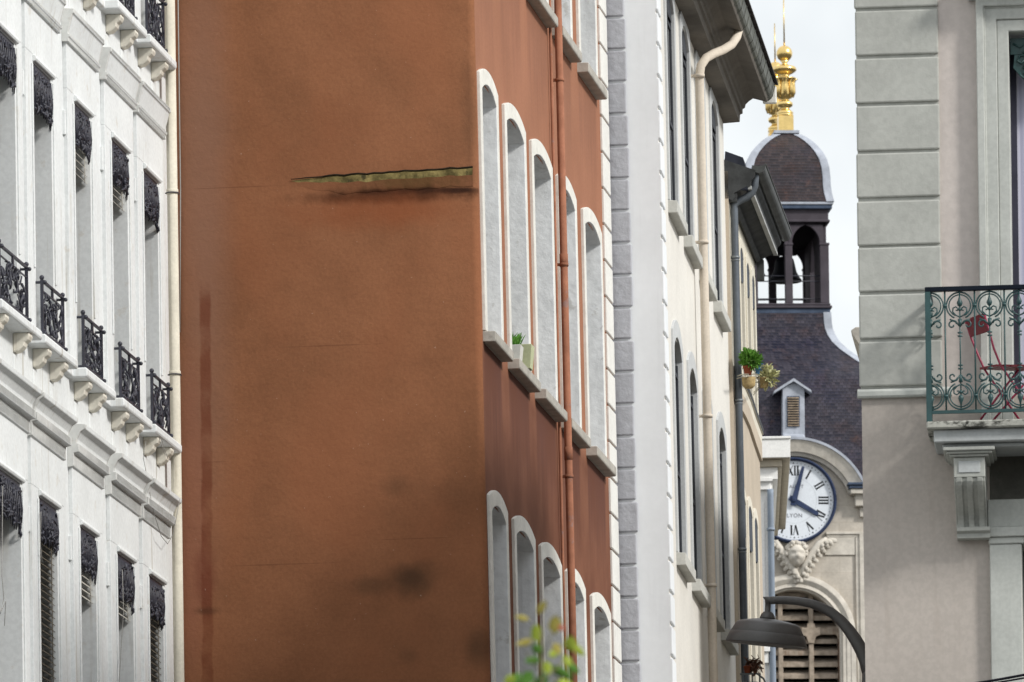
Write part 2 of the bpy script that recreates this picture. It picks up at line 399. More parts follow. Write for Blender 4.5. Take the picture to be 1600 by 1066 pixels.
# windows of the rust house
Wc = [(.68, .57), (2.34, .69), (4.12, .71), (5.86, .66), (7.70, .70)]     # centre, half width of the white surround
SZ = {'A': 13.30, 'B': 9.63, 'C': 16.94}; HW = 2.345
gp = lambda x, y: RG.P(RG.pix(x, y)[0], 0, RG.pix(x, y)[1]) - RF.O
def rust_gable(nt, tc, c, h):
    # broad warm and brown clouding of the limewash
    n = noise(nt, mapping(nt, tc, (1, 1, .6), (3, 1, 2)), 1.1, 4, .55)
    c = mix(nt, math_(nt, 'MULTIPLY', rng(nt, n, .42, .68), .4), c, (.30, .115, .056))
    n = noise(nt, mapping(nt, tc, (1, 1, .5), (9, 4, 7)), .8, 3)
    c = mix(nt, math_(nt, 'MULTIPLY', rng(nt, n, .5, .72), .12), c, (.20, .085, .045))
    # old wet streak of a lost pipe, with a paler margin
    def blob(c, x, y, rx, rz, col, k, i=.3, o=1.2, ns=4, na=.6):
        q = ellipse(nt, tc, gp(x, y), (rx, 3, rz), i, o, ns, na, x*.01)
        return mix(nt, math_(nt, 'MULTIPLY', q, k), c, col)
    c = blob(c, 318, 300, .30, 3.6, (.27, .15, .105), .6, .1, 1.2, 2, .25)
    c = blob(c, 300, 800, .14, 1.5, (.27, .115, .075), .5, .5, 1.2, 2, .2)
    dt = N(nt, 'ShaderNodeVectorMath', operation='DOT_PRODUCT'); nt.links.new(tc, dt.inputs[0]); dt.inputs[1].default_value = RG.u
    spz = N(nt, 'ShaderNodeSeparateXYZ'); nt.links.new(tc, spz.inputs[0]); zed = spz.outputs[2]
    g1, g2 = gp(321, 480), gp(324, 1000); zt_ = gp(322, 432).z
    ln_ = math_(nt, 'MULTIPLY_ADD', math_(nt, 'SUBTRACT', zed, g1.z), (g2.dot(RG.u)-g1.dot(RG.u))/(g2.z-g1.z), g1.dot(RG.u))
    wob = math_(nt, 'MULTIPLY', math_(nt, 'SUBTRACT', noise(nt, mapping(nt, tc, (1, 1, 1.5)), 3., 3), .5), .05)
    dist = math_(nt, 'ABSOLUTE', math_(nt, 'ADD', math_(nt, 'SUBTRACT', dt.outputs['Value'], ln_), wob))
    mask = math_(nt, 'MULTIPLY', rng(nt, dist, .034, .058, 1., 0.), rng(nt, zed, zt_-.25, zt_, 1., 0.))
    mask = math_(nt, 'MULTIPLY', mask, rng(nt, noise(nt, tc, 4., 4), .35, .6, .5, 1.))
    c = mix(nt, math_(nt, 'MULTIPLY', mask, .7), c, (.15, .042, .022))
    c = blob(c, 320, 900, .12, .35, (.16, .05, .03), .5, .3, 1.1)
    c = blob(c, 320, 955, .16, .05, (.08, .035, .02), .6, .2, 1.1)
    for x, y, rx, rz, k in ((645, 905, .27, .18, .72), (580, 915, .26, .10, .4), (618, 758, .13, .11, .3), (700, 770, .36, .2, .15),
                            (748, 1015, .16, .2, .55), (640, 1025, .1, .08, .25), (690, 1005, .4, .3, .12), (735, 690, .12, .5, .12), (735, 180, .10, .6, .3)):
        c = blob(c, x, y, rx, rz, (.05, .034, .022), k, .05, 1.25, 3.5, .6)
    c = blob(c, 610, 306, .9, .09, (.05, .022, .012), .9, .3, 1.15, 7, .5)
    c = blob(c, 650, 284, .5, .10, (.10, .07, .025), .55, .1, 1.2, 9, .8); c = blob(c, 640, 299, .62, .032, (.035, .016, .010), .95, .3, 1.15, 6, .7); c = blob(c, 715, 298, .25, .035, (.03, .014, .010), .9, .3, 1.1, 6, .4)  # dark line at the ledge foot: stain with its shadow painted in
    for x, y, rx in ((365, 293, .52), (520, 540, .55), (335, 722, .14), (440, 882, .6), (640, 842, .4)):
        c = blob(c, x, y, rx, .007, (.11, .042, .022), .38, .3, 1.1, 5, .75)
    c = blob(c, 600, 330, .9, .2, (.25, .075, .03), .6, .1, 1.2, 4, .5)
    # hairline cracks and pale flecks
    n = noise(nt, tc, 30, 2); c = mix(nt, math_(nt, 'MULTIPLY', rng(nt, n, .75, .77), .4), c, (.5, .38, .3))
    w = noise(nt, mapping(nt, tc, (.6, .6, 5)), 1.4, 6, .6)
    cr = math_(nt, 'ABSOLUTE', math_(nt, 'SUBTRACT', w, .5))
    c = mix(nt, math_(nt, 'MULTIPLY', rng(nt, cr, .0, .010, 1, 0), .10), c, (.12, .05, .03))
    big = noise(nt, tc, 3.2, 3)
    return c, math_(nt, 'ADD', h, math_(nt, 'MULTIPLY', big, 3.))
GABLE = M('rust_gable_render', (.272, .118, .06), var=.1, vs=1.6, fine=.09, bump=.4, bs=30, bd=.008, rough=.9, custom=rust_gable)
def rust_front(nt, tc, c, h):
    dt = N(nt, 'ShaderNodeVectorMath', operation='DOT_PRODUCT'); nt.links.new(tc, dt.inputs[0]); dt.inputs[1].default_value = RF.u
    s = dt.outputs['Value']; sp = N(nt, 'ShaderNodeSeparateXYZ'); nt.links.new(tc, sp.inputs[0]); z = sp.outputs[2]
    t = math_(nt, 'WRAP', math_(nt, 'SUBTRACT', SZ['A']-.05, z), 3.66, 0.)
    nn = noise(nt, mapping(nt, tc, (9, 9, .5)), 1., 4)
    t2 = math_(nt, 'ADD', t, math_(nt, 'MULTIPLY', nn, 1.4))
    fade = math_(nt, 'MULTIPLY', rng(nt, t2, .9, 1.95, 1., 0.), rng(nt, z, SZ['A']+.2, SZ['A']+.3, 1., .22))
    tot = 0
    for cc, hw in Wc:
        a = math_(nt, 'ABSOLUTE', math_(nt, 'SUBTRACT', s, cc)); q = rng(nt, a, hw-.12, hw+.02, 1., 0.)
        tot = q if tot == 0 else math_(nt, 'ADD', tot, q)
    c = mix(nt, math_(nt, 'MULTIPLY', math_(nt, 'MULTIPLY', tot, fade), .85), c, (.085, .042, .042))
    low = math_(nt, 'MULTIPLY', rng(nt, z, SZ['A']-.25, SZ['A']+.05, 1., 0.), rng(nt, noise(nt, tc, 1.3, 4), .3, .7, .6, .92))  # lower wall darkened: dirt plus the street's shade put into the colour
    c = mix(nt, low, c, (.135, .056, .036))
    return c, h
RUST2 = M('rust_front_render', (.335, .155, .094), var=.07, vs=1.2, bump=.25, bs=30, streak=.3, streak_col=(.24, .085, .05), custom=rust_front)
S_END = 9.2
TOP_R = 19.5
holes = []
for f, z in SZ.items():
    for cc, hw in Wc: holes.append((cc-hw+.125, cc+hw-.125, z-.04, z+HW-.15))
mb = MB(RF.O)
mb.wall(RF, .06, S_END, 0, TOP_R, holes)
rd = .06                                          # rounded corner and the blank gable
plan = [(S_END, -9), (0, -9), (0, -rd)] + [(rd-rd*math.cos(a), -rd+rd*math.sin(a)) for a in (R(22), R(45), R(68))] + [(.06, 0)]
a = [RF.P(s, d, 0) for s, d in plan]; b = [RF.P(s, d, TOP_R) for s, d in plan]
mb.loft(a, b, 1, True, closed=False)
mb.box(RF, .3, S_END-.01, -8.9, -.6, .1, TOP_R-.01, 1)
mb.box(RF, S_END-.05, S_END, -.6, -.001, 0, TOP_R, 0)
mb.box(RF, -.3, S_END+.1, -9, .35, TOP_R, TOP_R+.25, 1)
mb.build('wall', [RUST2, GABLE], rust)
for f, z in SZ.items():
    for i, (cc, hw) in enumerate(Wc):
        iw = hw-.125; n = 10
        outer = arch(cc, hw, z, z+HW-.10, .10, n); inner = arch(cc, iw, z, z+HW-.225, .095, n)
        if f == 'B' : jit = .0
        mb = MB(RF.O); mb.surround(RF, outer, inner, .028, -.01, -.34, 0, 1)
        pn = MB(RF.O); pn.fprism(RF, inner, -.36, -.335)
        wn = pn.build('window', PANE, rust)
        mb.build('surround', [SURR, FLAKY], wn, bev=.004)
        fr = MB(RF.O)
        for q in (cc-iw+.04, cc, cc+iw-.04): fr.box(RF, q-.035, q+.035, -.334, -.30, z, z+HW-.3)
        fr.box(RF, cc-iw+.076, cc+iw-.076, -.334, -.305, z+1.55, z+1.61)
        fr.build('sash', FRAMEW, wn)
        si = MB(RF.O)
        si.sprism(RF, [(-.33, z-.1), (-.33, z+.0), (.105, z-.008), (.11, z-.014), (.11, z-.088), (.1, z-.1)], cc-hw-.0, cc+hw+.01)
        si.build('sill', STONE, wn, bev=.006)
# quoin strip at the far corner
QW = M('white_quoin_paint', (.74, .735, .70), var=.05, bump=.3, bs=25, streak=.2)
mb = MB(RF.O); z = 8.0
while z < TOP_R-.3:
    mb.box(RF, 8.66, S_END-.004, -.01, .022, z, z+.325); z += .35
mb.build('quoin_strip', QW, rust, bev=.006)
PIPER = M('rust_downpipe_paint', (.315, .14, .087), var=.14, vs=6, bump=.15, spots=.4, spot_col=(.2, .2, .22), spot_s=7)
mb = MB(RF.O); sp_ = 5.03
mb.tube([RF.P(sp_, .085, .2), RF.P(sp_, .085, TOP_R)], .036, 14)
mb.tube([RF.P(sp_-.16, .03, .2), RF.P(sp_-.16, .03, TOP_R)], .014, 8)
for y in (396, 690): z = RF.pix(880, y, .085)[1]; mb.tube([RF.P(sp_, .085, z-.12), RF.P(sp_, .085, z)], .040, 14)
dp = mb.build('downpipe', PIPER, rust)
for y in (133, 412, 735, 998):
    mb = MB(RF.O); z = RF.pix(880, y, .085)[1]; mb.tube([RF.P(sp_, .085, z-.014), RF.P(sp_, .085, z+.012)], .043, 14)
    mb.box(RF, sp_-.015, sp_+.015, 0, .05, z-.012, z+.012)
    mb.build('bracket', PIPER, dp)
# worn stone ledge left in the gable
MOSS = M('mossy_stone', (.19, .15, .06), var=.55, vs=9, bump=.9, bs=25, bd=.012, spots=.9, spot_col=(.05, .042, .022), spot_s=6)
def gpts(l): return [RG.pix(x, y) for x, y in l]
rl = random.Random(3)
top = [(455+i*284/24, 281.5-19.5*(i/24)**.8+rl.uniform(-1.2, 1.2)) for i in range(25)]
bot = [(x, y+3+9*min(1, (x-452)/90)+rl.uniform(-1, 1)) for x, y in top]
low = [(x, y+3+25*min(1, (max(0, x-454)/80)**.7)+rl.uniform(-1., 1.)) for x, y in top]
mb = MB(RF.O)
t_, b_, w_ = gpts(top), gpts(bot), gpts(low)
for i in range(24):
    k = min(1, i/9); k2 = min(1, (i+1)/9)
    mb.add([RG.P(t_[i][0], -.003, t_[i][1]), RG.P(t_[i+1][0], -.003, t_[i+1][1]), RG.P(t_[i+1][0], .02*k2, t_[i+1][1]-.012), RG.P(t_[i][0], .02*k, t_[i][1]-.012),
            RG.P(b_[i][0], .026*k, b_[i][1]), RG.P(b_[i+1][0], .026*k2, b_[i+1][1]), RG.P(w_[i][0], .004*k, w_[i][1]), RG.P(w_[i+1][0], .004*k2, w_[i+1][1]),
            RG.P(w_[i][0], -.003, w_[i][1]-.01), RG.P(w_[i+1][0], -.003, w_[i+1][1]-.01)],
           [[0, 1, 2, 3]], 0)
    k0 = len(mb.v)-10
    for q, mi in (([3, 2, 5, 4], 0), ([4, 5, 7, 6], 1), ([6, 7, 9, 8], 1)): mb.f.append([k0+j for j in q]); mb.mi.append(mi); mb.sm.append(False)
LEDGE = M('ledge_render', (.17, .072, .034), var=.3, vs=7, bump=.7, bs=20, bd=.01, streak=.9, streak_col=(.05, .042, .018), spots=.4, spot_col=(.08, .05, .025), spot_s=7)
mb.tube([RG.P(a, .012, b+.002) for a, b in t_], [.003+.005*min(1, i/6) for i in range(25)], 6, 2)  # dark tube along the ledge top stands in for a thin shadow line
mb.build('stone_ledge', [MOSS, GABLE, M('painted_shadow_line', (.03, .022, .014), var=.3, vs=20)], rust)
mb = MB(RF.O); mb.tube([RG.P(RG.pix(284.5, 2, .02)[0], .02, TOP_R), RG.P(RG.pix(282, 300, .02)[0], .02, RG.pix(282, 300)[1]), RG.P(RG.pix(281, 520, .02)[0], .02, RG.pix(281, 520)[1])], .0055, 5)
mb.build('cable', WIRE, rust)

# ================================================================== grey-cornered house
GF = Frame(1036, 533, 81.15, vp(2080), lean=(-.0095, 0)); GG = GF.turned()
G_END = 9.3
grey = thing('grey_quoined_house', 'pale house with grey rusticated corner blocks and a deep coved eave', 'building', GF.O)
GREYW = M('pale_grey_render', (.74, .765, .79), var=.04, vs=1.2, fine=.02, bump=.2, bs=10, bd=.006, streak=.1)
GREYQ = M('grey_rusticated_block', (.41, .418, .452), var=.07, vs=3, bump=.9, bs=13, bd=.012)
CREAM = M('cream_render', (.71, .69, .645), var=.04, vs=1.5, bump=.2, bs=25, streak=.2, streak_col=(.5, .44, .36))
GSURR = M('light_grey_surround', (.52, .535, .54), var=.06, bump=.2)
EAVE = M('eave_grey_brown_paint', (.155, .142, .126), var=.1, vs=5, bump=.25, streak=.4, spots=.2)
GUTTER = M('weathered_zinc_gutter', (.12, .125, .11), var=.35, vs=5, bump=.3, bs=14, rough=.5, metal=.3, spots=.6, spot_col=(.2, .18, .12), spot_s=9)
ZINC = M('zinc_grey_pipe', (.20, .22, .235), var=.12, vs=6, rough=.45, metal=.4, bump=.1)
GW = [1.69, 3.68, 5.72, 7.74]; GZ = {'A': (16.2, 18.42), 'B': (12.72, 14.93)}
ZE = GF.pix(1131.6, 197)[1]
holes = [(c-.5, c+.5, z0-.03, z1-.02) for c in GW for z0, z1 in GZ.values()]
mb = MB(GF.O)
mb.wall(GF, 0, G_END, 0, ZE+.35, holes)
mb.add([GF.P(s, d, z) for z in (0, ZE+.35) for s, d in ((0, 0), (0, -7), (G_END, -7), (G_END, 0))], [[0, 1, 5, 4]], 1)
mb.add([GF.P(s, d, z) for z in (0, ZE+.35) for s, d in ((0, 0), (0, -7), (G_END, -7), (G_END, 0))], [[1, 2, 6, 5], [2, 3, 7, 6], [4, 5, 6, 7]], 0)
mb.box(GF, .05, G_END-.05, -6.9, -.5, .1, ZE+.3)
mb.build('wall', [CREAM, GREYW], grey)
mb = MB(GF.O); z = 8.1; k = 0
zj = GG.pix(960, 26)[1] % .3145
while z < ZE+.2:
    z_ = math.floor(z/.3145)*.3145+zj
    rr = random.Random(k); k += 1
    mb.box(GG, -1.1, -.297+rr.uniform(-.012, .012), -.01, .028, z_, z_+.287)
    z += .3145
mb.build('quoin', GREYQ, grey, bev=.012, seg=2)
mb = MB(GF.O); z = 8.1
while z < ZE+.2:
    z_ = math.floor(z/.3145)*.3145+zj; mb.box(GF, .003, .42, -.01, .024, z_+.055, z_+.335); z += .3145
mb.build('corner_quoin', GREYW, grey, bev=.012, seg=2)
# the facade quoins carry the same paint as the smooth corner
for (zname, (z0, z1)) in GZ.items():
    for i, c in enumerate(GW):
        inner = arch(c, .5, z0, z1-.16, .16, 10); outer = arch(c, .64, z0, z1, .17, 10)
        dr = -.022 if zname == 'A' else -.035
        pn = MB(GF.O); pn.fprism(GF, inner, dr-.02, dr)
        wn = pn.build('window', PANE, grey)
        mb = MB(GF.O); mb.surround(GF, outer, inner, .022, -.01, dr); mb.build('surround', GSURR, wn, bev=.004)
        fr = MB(GF.O)
        for q in (c-.47, c, c+.47): fr.box(GF, q-.03, q+.03, dr+.001, dr+.012, z0, z1-.2)
        fr.fprism(GF, [(c-.49, z1-.25), (c+.49, z1-.25), (c+.49, z1-.17)] + [(a, b-.005) for a, b in reversed(inner[1:-1])] + [(c-.49, z1-.17)], dr+.0125, dr+.016) if zname == 'A' else None
        for q in (z0+.9, z1-.32): fr.box(GF, c-.439, c-.031, dr+.001, dr+.011, q-.02, q+.02); fr.box(GF, c+.031, c+.439, dr+.001, dr+.011, q-.02, q+.02)
        fr.build('sash', M('grey_sash_paint', (.07, .075, .085)), wn)
        si = MB(GF.O); si.sprism(GF, [(dr, z0-.13), (dr, z0), (.09, z0-.01), (.095, z0-.015), (.095, z0-.125), (.085, z0-.13)], c-.64, c+.7)
        si.build('sill', M('pale_sill_stone', (.50, .50, .47), var=.1, bump=.3, spots=.2), wn, bev=.006)
prof = [(0, 0), (.18, .01), (.186, .09), (.215, .10), (.215, .15), (.24, .16), (.25, .20), (.29, .235), (.33, .26), (.42, .235), (.48, .22), (.50, .26), (.50, .42), (-.3, .75), (-.3, 0)]
mb = MB(GF.O); mb.sprism(GF, [(d, ZE+z) for d, z in prof], .0, G_END+.02)
ev = mb.build('cornice', EAVE, grey, bev=.004)
mb = MB(GF.O)
gpr = [(.46+.085*math.cos(a), ZE+.33+.085*math.sin(a)) for a in [math.pi+math.pi*i/8 for i in range(9)]] + [(.565, ZE+.40), (.46, ZE+.43), (.36, ZE+.38)]
s = 0.
while s < G_END-.01:                                # folded zinc lengths with overlapping seams
    s1 = min(s+.42, G_END+.1); q = .006
    mb.sprism(GF, gpr, s, s1-.03); mb.sprism(GF, [((d-.46)*1.06+.46, (z-ZE-.33)*1.06+ZE+.33) for d, z in gpr], s1-.03, s1); s = s1
mb.build('gutter', GUTTER, ev)
mb = MB(GF.O); mb.sprism(GF, [(.30, ZE+.46), (.60, ZE+.42), (.60, ZE+.44), (-.4, ZE+.85), (-.4, ZE+.80)], -.05, G_END+.15)
mb.build('roof', M('dark_roof_edge', (.05, .045, .045), var=.3, vs=10), grey)
mb = MB(GF.O); mb.box(GF, G_END+.101, G_END+.16, .43, .58, ZE+.22, ZE+.41); mb.build('gutter_end', QW, grey, bev=.01)
PIPEG = M('cream_pink_downpipe', (.64, .57, .48), var=.06, vs=4, bump=.1, streak=.25)
sp_ = 4.42
def gpp(x, y, d): s, z = GF.pix(x, y, d); return z
zt = gpp(1096, 95, .1)
pts = [GF.P(sp_, .10, .2)]
for x, y, d in ((1093.5, 150, .1), (1093, 120, .1), (1095, 103, .115), (1103, 91, .16), (1115, 84, .23), (1130, 78, .32), (1143, 70, .39), (1151, 58, .43), (1155, 44, .45), (1157, 28, .455), (1157.5, 12, .46)):
    s, z = GF.pix(x, y, d); pts.append(GF.P(s, d, z))
mb = MB(GF.O); mb.tube(pts, .046, 14); dp = mb.build('downpipe', PIPEG, grey)
for y in (128, 380, 645, 905):
    mb = MB(GF.O); z = gpp(1096+.012*(y-100), y, .1); mb.tube([GF.P(sp_, .1, z-.015), GF.P(sp_, .1, z+.015)], .057, 14); mb.box(GF, sp_-.02, sp_+.02, 0, .06, z-.012, z+.012)
    mb.build('bracket', PIPEG, dp)

# ================================================================== cream house with dark eave beyond it
DF = GF.moved(G_END, .04); D_END = 4.2
cream = thing('narrow_cream_house', 'narrow cream house with a dark zinc eave and a curved string cornice', 'building', DF.O)
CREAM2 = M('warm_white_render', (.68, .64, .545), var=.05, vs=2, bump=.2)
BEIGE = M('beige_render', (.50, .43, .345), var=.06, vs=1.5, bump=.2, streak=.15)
ZD = 17.66
UP = [(.62, .27), (1.66, .27), (2.66, .25), (3.5, .22)]; LO = [(.92, .44), (2.10, .33), (3.02, .28)]
holes = [(c-w, c+w, 15.75, 17.30) for c, w in UP] + [(c-w, c+w, 12.4, 14.52) for c, w in LO]
mb = MB(DF.O)
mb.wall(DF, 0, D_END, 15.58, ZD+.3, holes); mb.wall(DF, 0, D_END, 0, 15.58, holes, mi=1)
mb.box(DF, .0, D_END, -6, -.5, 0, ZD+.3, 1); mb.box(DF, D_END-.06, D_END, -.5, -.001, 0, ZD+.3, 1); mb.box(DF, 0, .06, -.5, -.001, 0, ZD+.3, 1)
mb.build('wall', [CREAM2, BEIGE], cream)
DKB = M('dark_slate_blue_awning', (.06, .068, .085), var=.2, vs=8, rough=.6)
for (lst, z0, z1, upf) in ((UP, 15.75, 17.42, 1), (LO, 12.4, 14.62, 0)):
    for c, w in lst:
        inner = arch(c, w, z0, z1-.10, .08, 8); outer = arch(c, w+.09, z0, z1, .09, 8)
        pn = MB(DF.O); pn.fprism(DF, inner, -.2, -.18); wn = pn.build('window', PANE, cream)
        mb = MB(DF.O); mb.surround(DF, outer, inner, .022, -.01, -.18); mb.build('surround', CREAM2, wn, bev=.004)
        mb = MB(DF.O); hh = .34 if upf else .46
        mb.fprism(DF, [(c-w+.004, z1-.15)] + [(a, b-.004) for a, b in inner[1:-1]] + [(c+w-.004, z1-.15), (c+w-.004, z1-hh), (c+w*.4, z1-hh-.05), (c-w*.4, z1-hh-.05), (c-w+.004, z1-hh)], .0, .014)
        mb.build('lambrequin', DKB, wn)
ce = MB(DF.O)
DARKE = M('dark_eave_board', (.055, .058, .06), var=.25, vs=6, bump=.3, rough=.6)
ce.sprism(DF, [(0, ZD), (.04, ZD-.02), (.075, ZD+.02), (.06, ZD+.06), (.20, ZD+.13), (.21, ZD+.11), (.24, ZD+.13), (.25, ZD+.19), (.29, ZD+.23), (.30, ZD+.3), (-.5, ZD+.6), (-.5, ZD)], 0, D_END+.12)
ev = ce.build('eave', DARKE, cream)
mb = MB(DF.O); mb.box(DF, .01, D_END+.1, .205, .252, ZD+.10, ZD+.135); mb.build('fascia', M('grey_fascia', (.38, .39, .39)), ev)
mb = MB(DF.O)
mb.sprism(DF, [(.335+.075*math.cos(a), ZD+.355+.085*math.sin(a)) for a in [math.pi+math.pi*i/10 for i in range(11)]] + [(.335, ZD+.345)], 0, D_END+.18)
mb.tube([DF.P(0, .41, ZD+.36), DF.P(D_END+.18, .41, ZD+.36)], .012, 6)
mb.build('gutter', M('dark_zinc_gutter', (.085, .09, .09), var=.2, vs=5, rough=.5, metal=.3, bump=.15), ev)
DT = DF.turned(); SLATED = M('dark_slate_cladding', (.028, .031, .042), var=.3, vs=4, bump=.3, rough=.5)
mb = MB(DF.O); o = [DT.pix(x, y) for x, y in ((1128, 312), (1133, 236), (1161, 246), (1171, 285), (1168, 297), (1141, 297), (1139, 315))]
mb.fprism(DT, o, -.001, -.5); mb.build('roof', SLATED, cream, bev=.006)
for q in ((.02, .12, -.1, .09, ZD-.03, ZD+.06), (D_END-.1, D_END+.02, .02, .10, ZD-.2, ZD+.03)):
    mb = MB(DF.O); mb.box(DF, *q); mb.build('eave_bracket', DARKE, cream)
ZP = M('dark_zinc_downpipe', (.115, .13, .15), var=.12, vs=6, rough=.45, metal=.35, bump=.1)
zz = lambda x, y, d: DF.pix(x, y, d)[1]
sp_ = .12
pts = [DF.P(sp_, .05, .2)]
for x, y in ((1139, 356), (1139.5, 340), (1141.5, 328), (1147, 319), (1156, 313), (1167, 308), (1175, 301), (1179, 291), (1180, 280), (1180, 262)):
    d, z = DF.pixs(x, y, sp_); pts.append(DF.P(sp_, max(d, .05), z))
mb = MB(DF.O); mb.tube(pts, .042, 14); dp = mb.build('downpipe', ZP, cream)
for y in (386, 600, 825):
    mb = MB(DF.O); z = zz(1142, y, .05); mb.tube([DF.P(sp_, .05, z-.012), DF.P(sp_, .05, z+.012)], .05, 14); mb.tube([DF.P(sp_, .05, z-.04), DF.P(sp_, .05, z-.03)], .047, 14)
    mb.build('bracket', ZINC, dp)
# curved string cornice with its lead edge
mb = MB(DF.O); st = []
ctrl = [(.12, 1150.5, 575), (.8, 1156, 586), (1.6, 1164, 600), (2.4, 1173, 618), (3.2, 1182, 643), (4.2, 1193.5, 671)]
for s, x, y in ctrl: st.append((s, *DF.pixs(x, y, s)))
rings = []
for s, d, z in st:
    d = max(d, .05); rings.append([DF.P(s, -.01, z+.03), DF.P(s, d-.02, z+.012), DF.P(s, d, z), DF.P(s, d-.005, z-.06), DF.P(s, d-.02, z-.065), DF.P(s, d-.025, z-.16), DF.P(s, d*.55, z-.19), DF.P(s, .03, z-.36), DF.P(s, -.01, z-.37)])
for a, b in zip(rings, rings[1:]):
    for j in range(9): mb.add([a[j], a[(j+1) % 9], b[(j+1) % 9], b[j]], [[0, 1, 2, 3]], 1 if j in (0, 1, 2) else (0 if j in (3, 4) else 2))
mb.add(rings[0], [list(range(9))], 2); mb.add(rings[-1], [list(range(9))], 0)
mb.build('string_cornice', [CREAM2, DARKE, BEIGE], cream)
CORN = st

# ================================================================== white house in front of the church
WF = Frame(1235, 700, 112, R(-1.35))
wh = thing('white_corniced_house', 'bright white house with a broad box cornice, just left of the church clock', 'building', WF.P(-2, -3, 0))
WHT = M('fresh_white_paint', (.86, .855, .83), var=.02, bump=.1)
SOF = M('beige_soffit_paint', (.50, .45, .36), var=.08, vs=5, bump=.2, streak=.2)
BLUEG = M('blue_grey_pipe', (.28, .33, .40), var=.08, rough=.5)
ws = lambda x, y=720, d=0: WF.pix(x, y, d)[0]
wz = lambda y, d=0: WF.pix(1210, y, d)[1]
mb = MB(wh.location); DB = -7.0
mb.box(WF, -6, ws(1209, 900, -.25), DB+.3, -.25, 0, wz(715))
mb.build('wall', WHT, wh)
mb = MB(wh.location)
mb.box(WF, -6, ws(1235), DB, 0, wz(715), wz(686)); mb.box(WF, -6, ws(1236), DB, .02, wz(686)+.001, wz(682))
mb.box(WF, -6, ws(1234.5), DB+.01, -.01, wz(715)-.008, wz(715)-.0005, 1)
mb.box(WF, -6, ws(1222), DB+.05, -.11, wz(727), wz(715)-.009, 1)
mb.box(WF, -6, ws(1215), DB+.1, -.17, wz(746), wz(727)-.002, 0)
mb.build('cornice', [WHT, SOF], wh, bev=.012)
mb = MB(wh.location)
mb.box(WF, -6, ws(1207, 750, -.16), -.249, -.14, wz(752, -.14), wz(746, -.14)); mb.box(WF, -6, ws(1204, 750, -.2), -.249, -.19, wz(765, -.19), wz(752, -.19)-.001)
mb.box(WF, -6, ws(1203, 1010, -.16), -.249, -.15, wz(1018, -.15), wz(1010, -.15)); mb.box(WF, -6, ws(1201, 1010, -.2), -.249, -.19, wz(1036, -.19), wz(1018, -.19)-.001)
mb.box(WF, -6, ws(1196, 900, -.2), -.249, -.235, 0, wz(784, -.23))
mb.build('moulding', WHT, wh, bev=.006)
mb = MB(wh.location); x = ws(1205.5, 900, -.2)
mb.tube([WF.P(x, -.2, .2), WF.P(x, -.2, wz(775, -.2)), WF.P(x, -.17, wz(765, -.2))], .042, 12); mb.tube([WF.P(x, -.2, wz(826)), WF.P(x, -.2, wz(822))], .055, 12)
mb.build('downpipe', BLUEG, wh)

# ================================================================== church
CF = Frame(1240.5, 783, 178, R(4.5))
ch = thing('church', 'pale stone church with a slate domed belfry, gilded finials and a large clock', 'church', CF.P(0, -3, 0))
CO = ch.location
def stone(nt, tc, c, h):
    sp = N(nt, 'ShaderNodeSeparateXYZ'); nt.links.new(tc, sp.inputs[0]); cb = N(nt, 'ShaderNodeCombineXYZ')
    nt.links.new(sp.outputs[0], cb.inputs[0]); nt.links.new(sp.outputs[2], cb.inputs[1])
    br = N(nt, 'ShaderNodeTexBrick'); br.inputs['Scale'].default_value = 1; br.inputs['Brick Width'].default_value = .8; br.inputs['Row Height'].default_value = .36
    br.inputs['Mortar Size'].default_value = .006; br.inputs['Color1'].default_value = (.94, .93, .92, 1); br.inputs['Color2'].default_value = (1, 1, 1, 1); br.inputs['Mortar'].default_value = (.86, .84, .81, 1)
    nt.links.new(cb.outputs[0], br.inputs['Vector'])
    return mix(nt, 1., c, br.outputs['Color'], 'MULTIPLY'), h
CST = M('church_limestone', (.56, .515, .45), var=.14, vs=1.8, bump=.4, bs=16, bd=.01, streak=.3, streak_col=(.28, .25, .2), custom=stone)
CST2 = M('carved_limestone', (.60, .56, .495), var=.12, vs=5, bump=.3, bs=20, streak=.3, streak_col=(.33, .29, .23))
LEAD = M('blue_grey_lead', (.42, .45, .51), var=.16, vs=4, rough=.5, bump=.2, streak=.3, streak_col=(.2, .22, .26))
LEADD = M('dark_blue_lead', (.075, .10, .15), var=.2, vs=4, rough=.5)
